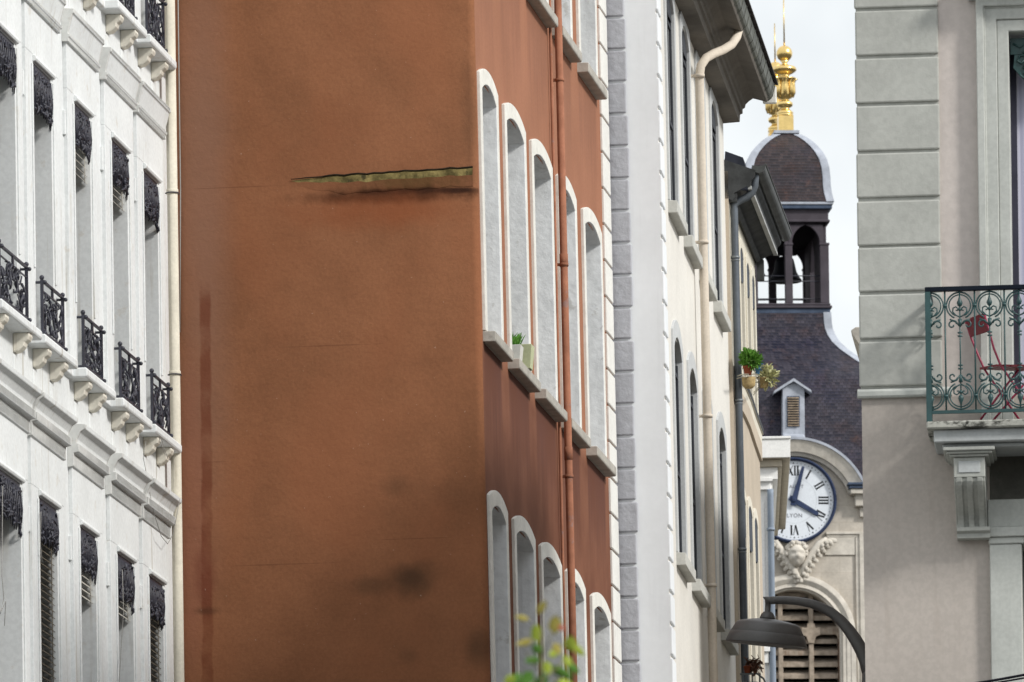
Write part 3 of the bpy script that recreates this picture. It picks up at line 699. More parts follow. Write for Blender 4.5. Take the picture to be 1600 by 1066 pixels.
def slate(nt, tc, c, h, c1=(.013, .014, .027, 1), c2=(.052, .047, .064, 1)):
    sp = N(nt, 'ShaderNodeSeparateXYZ'); nt.links.new(tc, sp.inputs[0]); cb = N(nt, 'ShaderNodeCombineXYZ')
    wv = math_(nt, 'MULTIPLY', math_(nt, 'SUBTRACT', noise(nt, tc, 1.2, 2), .5), .06)
    xx = math_(nt, 'ADD', sp.outputs[0], math_(nt, 'MULTIPLY', sp.outputs[1], .8)); zz_ = math_(nt, 'ADD', sp.outputs[2], wv)
    nt.links.new(xx, cb.inputs[0]); nt.links.new(zz_, cb.inputs[1])
    br = N(nt, 'ShaderNodeTexBrick'); br.inputs['Scale'].default_value = 1; br.inputs['Brick Width'].default_value = .095; br.inputs['Row Height'].default_value = .066
    br.inputs['Mortar Size'].default_value = .008; br.inputs['Mortar Smooth'].default_value = .5; br.inputs['Bias'].default_value = 0
    br.inputs['Color1'].default_value = c1; br.inputs['Color2'].default_value = c2; br.inputs['Mortar'].default_value = (.012, .010, .016, 1)
    nt.links.new(cb.outputs[0], br.inputs['Vector'])
    n = noise(nt, tc, 2.3, 4); k = mix(nt, rng(nt, n, .45, .7), br.outputs['Color'], mix(nt, 1., br.outputs['Color'], (1.0, .72, .62), 'MULTIPLY'))
    n = noise(nt, tc, 1.7, 3); k = mix(nt, math_(nt, 'MULTIPLY', rng(nt, n, .5, .7), .5), k, mix(nt, 1., br.outputs['Color'], (.55, .62, 1.0), 'MULTIPLY'))
    n = noise(nt, mapping(nt, tc, (1, 1, 1), (5, 3, 1)), 2.6, 4); k = mix(nt, math_(nt, 'MULTIPLY', rng(nt, n, .62, .72), .6), k, (.085, .04, .03))
    fr = math_(nt, 'FRACT', math_(nt, 'DIVIDE', zz_, .066))
    edge = rng(nt, fr, .0, .3, 1, 0)
    k = mix(nt, math_(nt, 'MULTIPLY', edge, .22), k, (.19, .18, .20))
    return k, math_(nt, 'MULTIPLY', math_(nt, 'SUBTRACT', 1., fr), 1.)
SLATE = M('purple_grey_slate', (.1, .1, .1), bump=.9, bd=.03, rough=.6, fine=0, custom=slate, spec=.25)
SLATE2 = M('brown_black_slate', (.1, .1, .1), bump=.9, bd=.03, rough=.6, fine=0, custom=lambda a, b, c, d: slate(a, b, c, d, (.016, .012, .014, 1), (.052, .036, .036, 1)), spec=.3)
GOLD = M('gilding', (.87, .63, .25), var=.1, vs=6, rough=.28, metal=1., bump=.1, bs=25, spots=.12, spot_col=(.5, .32, .1))
LANT = M('purple_brown_belfry_paint', (.082, .072, .084), var=.12, vs=3, bump=.2)
cx = lambda x, y, d=0: CF.pix(x, y, d)[0]
cz = lambda y, d=0: CF.pix(1238, y, d)[1]
PM = 178/FPX
DA = -3.05; EX = .8                     # axis of the belfry behind the front, half stretch in depth
def level(y, w, cxp=None):
    w *= PM; d = DA+EX+w; c = 1231+(y-320)*.0142
    return (CF.pix(c, y, d)[0], w, CF.pix(c, y, d)[1])
def ringl(l, ins=0., front=None):
    s, w, z = l; w -= ins; q = w+EX if front is None else min(w+EX, front-DA)
    return [CF.P(s-w, DA+q, z), CF.P(s+w, DA+q, z), CF.P(s+w, DA-w-EX, z), CF.P(s-w, DA-w-EX, z)]
def roofpart(lv, name, parent, hip=12, front=None):
    mb = MB(CO)
    for a, b in zip(lv, lv[1:]): mb.loft(ringl(a, .0, front), ringl(b, .0, front), 0, False)
    mb.add(ringl(lv[0], 0, front), [[0, 1, 2, 3]]); mb.add(ringl(lv[-1], 0, front), [[0, 1, 2, 3]])
    o = mb.build(name, SLATE2 if name == 'dome' else SLATE, parent)
    h = hip*PM                                   # lead hips wrapped round the four arrises
    for k in range(4):
      q = MB(CO)
      for a, b in zip(lv, lv[1:]):
        A, B = ringl((a[0], a[1]+.02, a[2]), 0, None if front is None else front+.02), ringl((b[0], b[1]+.02, b[2]), 0, None if front is None else front+.02)
        if True:
            for (p, r_) in (((k+1) % 4, 1), ((k-1) % 4, 1)):
                va = (A[p]-A[k]).normalized()*min(h, (A[p]-A[k]).length*.5); vb = (B[p]-B[k]).normalized()*min(h, (B[p]-B[k]).length*.5)
                q.add([A[k], A[k]+va, B[k]+vb, B[k]], [[0, 1, 2, 3]])
                ia = va.normalized()*0; inn = (CF.P(a[0], DA, a[2])-A[k]); 
                wa = A[k]+va; wb = B[k]+vb
                ca = (CF.P(a[0], DA, wa.z)-wa).normalized()*.03; cb_ = (CF.P(b[0], DA, wb.z)-wb).normalized()*.03
                q.add([wa, wa+ca, wb+cb_, wb], [[0, 1, 2, 3]])
      q.build('lead_hip', LEAD, o)
    return o
dome = [level(y, w) for y, w in ((210, 20), (214, 29), (220, 38), (228, 47), (238, 55.5), (249, 61.5), (262, 65), (276, 66.5), (290, 67), (302, 68.5), (315, 72))]
dm = roofpart(dome, 'dome', ch, 12)
roof = [level(y, w) for y, w in ((488, 64.5), (496, 65), (505, 65.5), (514, 67), (524, 71), (534, 77.5), (545, 89), (553, 100), (562, 113), (573, 131), (586, 148), (605, 160), (640, 167), (700, 170), (770, 172))]
rf = roofpart(roof, 'roof', ch, 12, front=-.12)
# eave of the dome, frieze, lantern
mb = MB(CO)
def slab(y0, y1, w, mi, ins=0):
    a, b = level(y0, w), level(y1, w); mb.solid(ringl(a, ins), ringl(b, ins), mi)
slab(315.2, 319.5, 72, 0); slab(319.7, 326, 70, 1)
mb.build('eave', [LEAD, LEADD], dm, bev=.01)
mb = MB(CO); slab(208, 203.5, 20, 0); mb.build('lead_cap', LEAD, dm)
lan = MB(CO)
WL = 63.5*PM; sA = level(400, 60)[0]
zl = lambda y: CF.pix(1232, y, DA+EX+WL)[1]
zf0, zf1, zsp, zap, zb = zl(326.2), zl(345), zl(381), zl(352), zl(474)
df, db = DA+EX+WL, DA-EX-WL
lan.box(CF, sA-WL, sA+WL, db, df, zf1, zf0); lan.box(CF, sA-WL-.03, sA+WL+.03, db-.03, df+.03, zf1-.03, zf1+.02)
pw = 14*PM; mw = 11.5*PM
xs = [(sA-WL, sA-WL+pw), (sA-mw/2, sA+mw/2), (sA+WL-pw, sA+WL)]
for dd in ((df-pw, df), (db, db+pw)):
    for a, b in xs:
        lan.box(CF, a, b, dd[0], dd[1], zb, zsp); lan.box(CF, a-.015, b+.015, dd[0]-.015, dd[1]+.015, zsp-.03, zsp+.02)
    for (a0, b0), (a1, b1) in zip(xs, xs[1:]):
        c, w = (b0+a1)/2, (a1-b0)/2; h = zap-zsp; n = 8
        rr = (w*w+h*h)/(2*w); pts = []
        for i in range(n+1):
            z = h*i/n; pts.append((b0+(rr-math.sqrt(max(0, rr*rr-z*z))), zsp+.021+z))
        L_ = pts + [(2*c-x, z) for x, z in reversed(pts[:-1])]
        lan.fprism(CF, [(b0-pw*.4, zsp+.021), *L_, (a1+pw*.4, zsp+.021), (a1+pw*.4, zf1-.03), (b0-pw*.4, zf1-.03)], dd[0]+.05, dd[1]-.05)
for a, b in (xs[0], xs[2]):                          # one wide pointed arch in each side
    SFr = Frame.__new__(Frame); SFr.O = CF.P(a, 0, 0); SFr.v = CF.v; SFr.u = CF.n; SFr.n = CF.u
    q0, q1 = (db+df)/2-.55, (db+df)/2+.35
    lan.box(CF, a+.03, b-.03, db+pw, q0, zb, zf1-.031); lan.box(CF, a+.03, b-.03, q1, df-pw, zb, zf1-.031)
    c, w = (q0+q1)/2, (q1-q0)/2; h = zf1-.12-zsp; rr = (w*w+h*h)/(2*h)
    pts = [(c-w+w*i/8, zsp-.25+(h+.25)*math.sin(math.pi/2*i/8)) for i in range(9)]
    lan.fprism(SFr, [(q0-.05, zsp-.25), *pts, *[(2*c-x, z) for x, z in reversed(pts[:-1])], (q1+.05, zsp-.25), (q1+.05, zf1-.03), (q0-.05, zf1-.03)], .04, b-a-.04)
ln = lan.build('belfry', LANT, ch, bev=.008)
mb = MB(CO); mb.box(CF, sA-WL+.05, sA+WL-.05, db+.05, df-.05, zf1-.08, zf1-.031); mb.build('ceiling', M('black_ceiling_boards', (.012, .011, .014), bump=0), ln)
mb = MB(CO)
for y in (430, 438.5, 466):
    z = zl(y)
    for d in (df-.1, db+.1): mb.tube([CF.P(sA-WL+.05, d, z), CF.P(sA+WL-.05, d, z)], .012, 6)
mb.build('tie_bar', IRON, ln)
mb = MB(CO); slab(473.8, 477, 65.5, 0); slab(477.2, 481.5, 68, 0); slab(481.7, 490, 64.8, 1); mb.build('plinth_cornice', [LANT, LEADD], ln, bev=.012)
# bell
bell = thing('church_bell', 'dark bronze bell hanging inside the belfry of the church', 'bell', CF.P(sA+.09, DA+.1, zl(421)))
BRZ = M('dark_bronze', (.012, .013, .017), var=.2, rough=.5, metal=.3)
mb = MB(bell.location); hb = zl(381)-zl(421)
mb.lathe(bell.location, [(.30, .03*hb), (.37, 0), (.365, .05*hb), (.31, .18*hb), (.25, .40*hb), (.215, .7*hb), (.19, .88*hb), (.11, .97*hb), (.03, hb)], 24)
mb.build('bell_body', BRZ, bell)
mb = MB(bell.location); mb.box(CF, sA-.35, sA+.35, DA+.02, DA+.18, zl(381)+.02, zl(381)+.16); mb.tube([CF.P(sA+.09, DA+.1, zl(381)-.02), CF.P(sA+.09, DA+.1, zf1-.06)], .05, 8); mb.build('headstock', BRZ, bell)
mb = MB(bell.location); q = CF.P(sA-.40, DA+.1, zl(411)); mb.tube([CF.P(sA-.62, DA+.1, zl(399)), CF.P(sA-.5, DA+.1, zl(405)), q], .018, 6); mb.ball(q, .06, 8); mb.build('hammer', BRZ, bell)
# finials
def finial(dd):
    base = CF.P(level(205, 19)[0], DA+dd, level(203.4, 19)[2])
    mb = MB(CO); k = PM
    mb.box(CF, level(205, 19)[0]-11.8*k, level(205, 19)[0]+11.8*k, DA+dd-11.8*k, DA+dd+11.8*k, base.z, base.z+25*k)
    f = mb.build('finial', GOLD, ch, bev=.006)
    mb = MB(CO)
    pr_ = [(12.6, 25), (13, 26.5), (12.2, 28), (12.5, 29), (13, 31), (10, 33.5), (7.5, 36), (6.5, 38), (11.5, 41), (12.4, 43.5), (11.8, 46.5), (7, 50), (6.5, 52), (11.5, 55), (12.4, 60), (12.2, 70), (11.6, 78), (12.5, 81), (17.5, 83), (18.5, 85), (10, 86.5), (7, 90), (13.5, 93.5), (18.6, 97), (19, 99.5), (17, 103), (8, 105.5), (4.5, 108), (4, 110), (7, 113)]
    mb.lathe(base, [(r*k, z*k) for r, z in pr_], 24)
    for i in range(8):                             # acanthus leaves round the vase
        a = i*math.pi/4; dx, dy = math.cos(a), math.sin(a)
        mb.tube([base+Vector((dx*r*k, dy*r*k, z*k)) for r, z in ((12, 55), (13.6, 62), (13.2, 70), (13, 78), (17, 84), (20.5, 83.5))], [.03, .05, .055, .05, .035, .01], 6)
    mb.build('vase', GOLD, f)
    mb = MB(CO); c = base+Vector((0, 0, 124.5*k)); mb.ball(c, 12.7*k, 24); mb.build('ball', GOLD, f)
    mb = MB(CO); mb.tube([c+Vector((0, 0, 11*k)), c+Vector((0, 0, 96*k if dd > 0 else 74*k))], [1.3*k, .7*k], 8); mb.build('rod', GOLD, f)
finial(.8); finial(-.8-.2)
# dormer
dor = MB(CO); dd0 = -.02
def cp(l, d): return [CF.pix(x, y, d) for x, y in l]
dor.fprism(CF, cp([(1223, 690), (1222.5, 606), (1240, 598), (1257, 606), (1257.5, 690)], .1), -.7, .1)
do = dor.build('dormer', LEAD, ch, bev=.01)
mb = MB(CO)
mb.fprism(CF, cp([(1209, 615), (1240, 596), (1268, 614), (1267, 610), (1240, 591.5), (1210, 610.5)], .16), -.8, .2)
mb.build('gable_roof', LEAD, do)
mb = MB(CO); mb.fprism(CF, cp([(1229.5, 667), (1229.5, 619), (1249.5, 619), (1249.5, 667)], .1), .1, .108)
mb.build('shutter_back', LEADD, do)
mb = MB(CO); LOUV = M('weathered_louvre_wood', (.24, .19, .14), var=.3, vs=8, bump=.4, bs=30, streak=.5, spots=.35, spot_col=(.2, .1, .05))
for i in range(12): z = cp([(1239, 666-i*3.9)], .12)[0][1]; mb.sprism(CF, [(.109, z+.03), (.115, z+.035), (.15, z), (.145, z-.005)], cx(1230.5, 640, .12), cx(1248.5, 640, .12))
mb.build('louvre', LOUV, do)
mb = MB(CO); mb.fprism(CF, cp([(1212, 695), (1220, 686), (1224, 678), (1256, 678), (1260, 686), (1268, 695)], .13), -.3, .13); mb.build('apron', LEAD, do, bev=.03)

# front wall with curved gable over the clock
CC = (1240.5, 782.); RCL = 67*PM
ac = cp([(1240, 807)], 0)[0]; RA = 119*PM
ga = [R(q) for q in range(-2, 183, 5)]
WW = (1241, 994)                                    # belfry window: centre of its arch
wc = cp([WW], 0)[0]; RW = 72*PM
HWD = 2.62
mb = MB(CO)
prof_top = [(ac[0]+RA*.97*math.cos(a), ac[1]+RA*.97*math.sin(a)) for a in [R(24+q*132/30) for q in range(31)]]
zsh = prof_top[0][1]
# wall pieces butted round the window opening
mb.fprism(CF, [(ac[0]+HWD, wc[1]+RW*1.001), (ac[0]+HWD, zsh)] + prof_top + [(ac[0]-HWD, zsh), (ac[0]-HWD, wc[1]+RW*1.001)], -1, 0)
na = 24; arcw = [(wc[0]+RW*math.cos(math.pi*i/na), wc[1]+RW*math.sin(math.pi*i/na)) for i in range(na+1)]
mb.fprism(CF, [(ac[0]+HWD, wc[1]), (ac[0]+HWD, wc[1]+RW*1.001), (wc[0], wc[1]+RW*1.001)] + list(reversed(arcw[:na//2+1])), -1, 0)
mb.fprism(CF, [(wc[0], wc[1]+RW*1.001), (ac[0]-HWD, wc[1]+RW*1.001), (ac[0]-HWD, wc[1])] + list(reversed(arcw[na//2:])), -1, 0)
mb.box(CF, wc[0]+RW, ac[0]+HWD, -1, 0, 0, wc[1]); mb.box(CF, ac[0]-HWD, wc[0]-RW, -1, 0, 0, wc[1]); mb.box(CF, wc[0]-RW, wc[0]+RW, -1, 0, 0, wc[1]-3)
mb.box(CF, ac[0]-HWD, ac[0]+HWD, -7, -1.001, 0, zsh-.4)
mb.build('wall', CST, ch)
def arcband(mb, c, r0, r1, d0, d1, a0, a1, n=40, mi=0, back=None):
    for i in range(n):
        q = [a0+(a1-a0)*(i+k)/n for k in (0, 1)]
        pf = [(r0, back if back is not None else 0), (r0, d0), (r1, d1), (r1, back if back is not None else 0)]
        A = [CF.P(c[0]+r*math.cos(q[0]), d, c[1]+r*math.sin(q[0])) for r, d in pf]; B = [CF.P(c[0]+r*math.cos(q[1]), d, c[1]+r*math.sin(q[1])) for r, d in pf]
        mb.loft(A, B, mi, False, closed=False)
        if i == 0: mb.add(A, [[0, 1, 2, 3]], mi)
        if i == n-1: mb.add(B, [[0, 1, 2, 3]], mi)
mb = MB(CO); e0, e1 = R(22), R(158)
arcband(mb, ac, 99*PM, 117*PM, .22, .30, e0, e1); arcband(mb, ac, 93*PM, 99*PM-.002, .12, .16, e0, e1)
pd = mb.build('curved_pediment', CST2, ch)
mb = MB(CO); arcband(mb, ac, 117*PM+.001, 121*PM, .33, .33, e0, e1, back=-.9); mb.build('lead_flashing', LEAD, pd)
# entablature stubs at both ends of the curve
mb = MB(CO)
for sg in (1, -1):
    sA_ = ac[0]+sg*83*PM; sB_ = ac[0]+sg*(HWD/PM+12)*PM
    a, b = min(sA_, sB_), max(sA_, sB_)
    mb = MB(CO)
    for (w, d, y0, y1, mi) in ((0, .42, 755, 759, 1), (.03, .38, 759.2, 764, 1), (.06, .34, 764.2, 772, 0), (.17, .22, 772.2, 790, 0), (.28, .1, 790.2, 806, 0)):
        mb.box(CF, a+(w if sg > 0 else 0), b-(w if sg < 0 else 0), 0, d, cz(y1, .3), cz(y0, .3), mi)
    mb.build('entablature', [CST2, LEADD], ch, bev=.01)
# panels, string and pilaster
mb = MB(CO)
for sg in (1, -1):
    X = lambda px: ac[0]+sg*(px-1240)*PM
    bx = lambda a, b, d, y0, y1: mb.box(CF, min(X(a), X(b)), max(X(a), X(b)), 0, d, cz(y1), cz(y0))
    bx(1290, 1352, .07, 832, 836); bx(1291, 1352, .04, 836.2, 840); bx(1288, 1336, .035, 840.2, 868)
    bx(1336.2, 1400, .055, 840.2, 1300); bx(1342, 1400, .09, 836, 1300)
mb.build('panel_frame', CST2, ch, bev=.008)
mb = MB(CO)
for r0, r1, d0, d1 in ((88, 96, .16, .12), (81, 87.9, .10, .16), (75, 80.9, .13, .10), (71.5, 74.9, .05, .08)):
    arcband(mb, wc, r0*PM, r1*PM, d0, d1, 0, math.pi, 40)
    for sg in (1, -1):
        a, b = sorted((wc[0]+sg*r0*PM, wc[0]+sg*r1*PM)); mb.box(CF, a, b, 0, (d0+d1)/2, 0, wc[1])
mb.build('archivolt', CST2, ch, bev=.006)
# louvred belfry window
WOOD = M('rust_stained_louvre', (.33, .275, .22), var=.25, vs=7, bump=.5, bs=25, streak=.7, streak_col=(.15, .065, .03), spots=.4, spot_col=(.2, .095, .05), spot_s=6)
DWOOD = M('dark_brown_wood', (.10, .055, .035), var=.3, vs=6, bump=.3)
mb = MB(CO); mb.fprism(CF, [(wc[0]-RW, wc[1]-3)] + [(a, b) for a, b in reversed(arcw)] + [(wc[0]+RW, wc[1]-3)], -.75, -.7)
lw = mb.build('louvre_window', M('black_interior', (.006, .005, .005), bump=0), ch)
mb = MB(CO); k = 0; ys = [929+18.2*i for i in range(16)]
for y in ys:
    z = cz(y, -.3); h = z-wc[1]; w = RW if h < 0 else math.sqrt(max(.01, RW*RW-h*h))
    if h > RW*.96: continue
    mb.sprism(CF, [(-.62, z+.14), (-.6, z+.17), (-.28, z+.03), (-.28, z-.06), (-.305, z-.06), (-.31, z-.0)], wc[0]-w+.005, wc[0]+w-.005); mb.sprism(CF, [(-.62, z+.135), (-.312, z-.004), (-.312, z-.045), (-.62, z+.09)], wc[0]-w+.006, wc[0]+w-.006, 1)  # second prism: near-black slat underside, its shade put into the colour
mb.build('louvre', [WOOD, M('slat_underside_shade', (.03, .017, .011), var=.3, vs=6)], lw)
mb = MB(CO)
for x in (1219, 1267): s = cx(x, 1000, -.26); mb.box(CF, s-3.8*PM, s+3.8*PM, -.275, -.2, wc[1]-3, cz(924, -.2), 0)
for x in (1312, 1171): s = cx(x, 1000, -.26); mb.box(CF, s-3*PM, s+3*PM, -.275, -.2, wc[1]-3, cz(985, -.2), 1)
mb.box(CF, wc[0]-RW+.01, wc[0]+RW-.01, -.262, -.19, cz(992, -.2), cz(983, -.2), 0)
for x in (1219, 1267, 1312, 1171):                  # carved cross at the transom
    s = cx(x, 988, -.2); z = cz(988, -.2); e = 15*PM if x != 1312 else 10*PM
    mb.fprism(CF, [(s-e, z+.5*e), (s-.45*e, z+.42*e), (s-.4*e, z+.9*e), (s+.4*e, z+.9*e), (s+.45*e, z+.42*e), (s+e, z+.5*e), (s+e, z-.3*e), (s+.5*e, z-.5*e), (s+.3*e, z-1.2*e), (s-.3*e, z-1.2*e), (s-.5*e, z-.5*e), (s-e, z-.3*e)], -.20, -.165)
mb.build('mullion', [WOOD, DWOOD], lw, bev=.012)
# clock
ck = cp([CC], .1)[0]
CKW = M('white_enamel_dial', (.74, .78, .83), var=.025, vs=5, rough=.35, bump=0); CKB = M('navy_blue_paint', (.042, .058, .115), var=.15, vs=6, rough=.45, bump=.05)
CKK = M('black_numeral_paint', (.012, .012, .014), rough=.5, bump=0, fine=0); CKG = M('faint_grey_line', (.55, .58, .61), bump=0, fine=0)
mb = MB(CO)
arcband(mb, ck, 62*PM, 64.5*PM, .14, .2, 0, 2*math.pi, 64); arcband(mb, ck, 64.5*PM, 67*PM, .2, .15, 0, 2*math.pi, 64)
clk = mb.build('clock', CKB, ch)
mb = MB(CO); mb.fprism(CF, [(ck[0]+62.4*PM*math.cos(a), ck[1]+62.4*PM*math.sin(a)) for a in [2*math.pi*i/64 for i in range(64)]], .02, .10); mb.build('dial', CKW, clk)
def kp(x, y, d): return CF.P(ck[0]+x*PM, d, ck[1]+y*PM)
def flat(mb, poly, d0=.1005, d1=.104, rot=0, off=(0, 0)):
    c, s = math.cos(rot), math.sin(rot)
    q = [(off[0]+x*c-y*s, off[1]+x*s+y*c) for x, y in poly]
    mb.solid([kp(x, y, d0) for x, y in q], [kp(x, y, d1) for x, y in q])
def bar(mb, x0, y0, x1, y1, w, rot, off, **k):
    l = math.hypot(x1-x0, y1-y0); nx, ny = -(y1-y0)/l*w/2, (x1-x0)/l*w/2
    flat(mb, [(x0+nx, y0+ny), (x1+nx, y1+ny), (x1-nx, y1-ny), (x0-nx, y0-ny)], rot=rot, off=off, **k)
NUM = ['XII', 'I', 'II', 'III', 'IIII', 'V', 'VI', 'VII', 'VIII', 'IX', 'X', 'XI']; NUM[4] = 'IV'
for i, t in enumerate(NUM):
    a = -i*math.pi/6; r = 46.5; off = (-r*math.sin(a), r*math.cos(a)); mb = MB(CO)
    wd = {'I': 4.6, 'V': 9.2, 'X': 9.0}; tot = sum(wd[c] for c in t); x = -tot/2; h = 7.8
    for c in t:
        m_ = x+wd[c]/2
        if c == 'I': bar(mb, m_, -h, m_, h, 2.5, a, off); bar(mb, m_-1.9, h-.4, m_+1.9, h-.4, .7, a, off, d1=.1045); bar(mb, m_-1.9, -h+.4, m_+1.9, -h+.4, .7, a, off, d1=.1045)
        if c == 'V': bar(mb, m_-3.4, h, m_+.4, -h, 2.5, a, off); bar(mb, m_+3.6, h, m_+.4, -h, .9, a, off, d1=.1045)
        if c == 'X': bar(mb, m_-3.4, h, m_+3.2, -h, 2.5, a, off); bar(mb, m_+3.4, h, m_-3.4, -h, .9, a, off, d1=.1045)
        x += wd[c]
    mb.build('numeral', CKK, clk)
mb = MB(CO)
for i in range(60):
    a = 2*math.pi*i/60; r = 1.25 if i % 5 == 0 else .72
    flat(mb, [(58.2*math.sin(a)+r*math.cos(q), 58.2*math.cos(a)+r*math.sin(q)) for q in [j*math.pi/3 for j in range(6)]])
mb.build('minute_dots', CKK, clk)
mb = MB(CO); arcband(mb, ck, 35.2*PM, 35.8*PM, .1015, .1015, 0, 2*math.pi, 64, back=.0995); mb.build('ring_line', CKG, clk)
def text(t, x, y, size, name, mat, parent):
    cu = bpy.data.curves.new(name, 'FONT'); cu.body = t; cu.size = size*PM; cu.align_x = 'CENTER'; cu.extrude = .0015; cu.space_character = 1.12
    o = bpy.data.objects.new(name, cu); COL.objects.link(o)
    dg = bpy.context.evaluated_depsgraph_get(); dg.update()
    me = bpy.data.meshes.new_from_object(o.evaluated_get(dg)); bpy.data.objects.remove(o); bpy.data.curves.remove(cu)
    for v in me.vertices:
        p = kp(x+v.co.x/PM, y+v.co.y/PM, .1022+v.co.z); v.co = p-CO
    me.materials.clear(); me.materials.append(mat)
    o = bpy.data.objects.new(name, me); COL.objects.link(o); o.parent = parent; return o
GTX = M('grey_dial_lettering', (.10, .10, .12), bump=0, fine=0)
text('LYON', .6, -26.5, 8.6, 'lettering', GTX, clk)
for t, x in (('A', -4.6), ('U', .6), ('T', 13.2)): text(t, x, 19.2, 7.2, 'lettering', GTX, clk)
mb = MB(CO); rm = math.atan2(-(1256.6-1241.5), 53.)
flat(mb, [(-2.2, 53.5), (0, 55), (2.2, 53.5), (4.2, 6), (4.6, 0), (4.2, -9), (-4.2, -9), (-4.6, 0), (-4.2, 6)], .155, .17, rm); mb.build('minute_hand', CKB, clk, bev=.004)
mb = MB(CO); rh = math.atan2(-37., -22.)
flat(mb, [(-3.4, 40), (-2.5, 43.5), (2.5, 43.5), (3.4, 40), (4.2, 0), (4, -8.5), (-4, -8.5), (-4.2, 0)], .125, .14, rh); mb.build('hour_hand', CKB, clk, bev=.004)
mb = MB(CO); mb.lathe(kp(0, 0, .1), [(.05, 0), (.05, .09), (.03, .1)], 14, mat=Matrix.Rotation(R(90), 3, 'X')); mb.build('hub', CKB, clk)
# cherub keystone
hc = cp([(1245, 867)], .26)[0]; hp = CF.P(hc[0], .2, hc[1])
mb = MB(CO); nu, nv = 28, 24; vs = []; g = lambda x, x0, w: math.exp(-((x-x0)/w)**2)
for j in range(nv+1):
    th = math.pi*j/nv
    for i in range(nu):
        ph = 2*math.pi*i/nu; x, y, z = math.sin(th)*math.sin(ph), -math.sin(th)*math.cos(ph), math.cos(th)
        X, Y, Z = x*.20*(1-.14*g(z, -.9, .5)), y*.22, z*.25
        if y < 0:
            f = min(1, -y*1.6)
            dlt = .055*g(x, 0, .16)*g(z, -.12, .2)*f - .04*(g(x, .4, .2)+g(x, -.4, .2))*g(z, .1, .13)*f + .02*g(z, .33, .15)*f*(1-.4*g(x, 0, .15)) + .026*(g(x, .5, .3)+g(x, -.5, .3))*g(z, -.32, .25)*f
            dlt += .02*g(x, 0, .26)*g(z, -.45, .06)*f - .02*g(x, 0, .3)*g(z, -.53, .045)*f + .02*g(x, 0, .22)*g(z, -.61, .07)*f + .03*g(x, 0, .3)*g(z, -.85, .18)*f
            dlt *= 1.35
            dlt += .02*(g(x, .4, .13)+g(x, -.4, .13))*g(z, .1, .07)*f
            Y -= dlt
        vs.append(hp+CF.u*X-CF.n*Y*1.0+Vector((0, 0, Z)))
mb.add(vs, [[j*nu+i, j*nu+(i+1) % nu, (j+1)*nu+(i+1) % nu, (j+1)*nu+i] for j in range(nv) for i in range(nu)], 0, True)
mb.fprism(CF, [(hc[0]-.1, hc[1]-.2), (hc[0]+.1, hc[1]-.2), (hc[0]+.12, hc[1]-.42), (hc[0]+.02, hc[1]-.6), (hc[0]-.08, hc[1]-.42)], .0, .16)
cher = mb.build('cherub_relief', CST2, ch)
mb = MB(CO); rr = random.Random(5)
for i in range(34):
    a = rr.uniform(-.25, math.pi+.25); r_ = rr.uniform(.85, 1.06); yy = rr.uniform(0, .16)
    p = hp+CF.u*(.21*r_*math.cos(a))+Vector((0, 0, .06+.21*r_*math.sin(a)))+CF.n*(yy*(.3+.7*abs(math.sin(a))))
    mb.ball(p, rr.uniform(.035, .058), 8)
mb.build('hair', CST2, cher)
def wing(path, feath, name):
    mb = MB(CO)
    P3 = [CF.P(*( (lambda q: (q[0], .17, q[1]))(CF.pix(x, y, .17)) )) for x, y in path]
    mb.tube(P3, [.05, .075, .085, .08, .05][:len(P3)], 8)
    for x, y, dx, dy, l, w, d in feath:
        s, z = CF.pix(x, y, d); a = math.hypot(dx, dy); ux, uz = dx/a, -dy/a
        n_ = 6; pts = [CF.P(s+ux*l*PM*t-uz*.03*math.sin(math.pi*t), d+.045*math.sin(math.pi*min(1, t*1.1)), z+uz*l*PM*t) for t in [i/n_ for i in range(n_+1)]]
        dv = (pts[-1]-pts[0]); ln_ = dv.length; dv = dv/ln_; sv = dv.cross(CF.n).normalized()
        mm = Matrix((sv*w*PM, CF.n*w*PM*.42, dv*ln_*.5)).transposed()
        mb.lathe(pts[3], [(math.sin(math.pi*q)*(.75+.35*q), -math.cos(math.pi*q)) for q in [i/7 for i in range(8)]], 10, mat=mm)
    mb.build(name, CST2, cher)
def fan(path, cover, rows):
    """feathers fanned off the leading edge: (share of the way, length, width, turn, depth) per row"""
    out = []
    for n, l0, l1, w, ang0, ang1, d, t0, t1 in rows:
        for i in range(n):
            t = t0+(t1-t0)*i/(n-1); q = t*(len(path)-1); k = min(int(q), len(path)-2); f = q-k
            x = path[k][0]+(path[k+1][0]-path[k][0])*f; y = path[k][1]+(path[k+1][1]-path[k][1])*f
            a = R(ang0+(ang1-ang0)*t); out.append((x, y, math.cos(a), math.sin(a), l0+(l1-l0)*t, w, d))
    return out
pr_ = [(1250, 900), (1257, 884), (1268, 867), (1280, 850), (1292, 842)]
wing(pr_, fan(pr_, 0, [(9, 13, 16, 4.2, 60, 18, .10, .12, 1.), (8, 9, 12, 3.8, 70, 30, .15, .1, .95), (7, 6, 7, 3.2, 85, 50, .19, .1, .9)]), 'wing')
pl_ = [(1252, 908), (1242, 894), (1231, 880), (1222, 862), (1212, 845)]
wing(pl_, fan(pl_, 0, [(9, 13, 15, 4.2, 120, 160, .10, .12, 1.), (8, 9, 12, 3.8, 110, 150, .15, .1, .95), (8, 6, 8, 3.2, 95, 130, .19, .05, .9)]), 'wing')

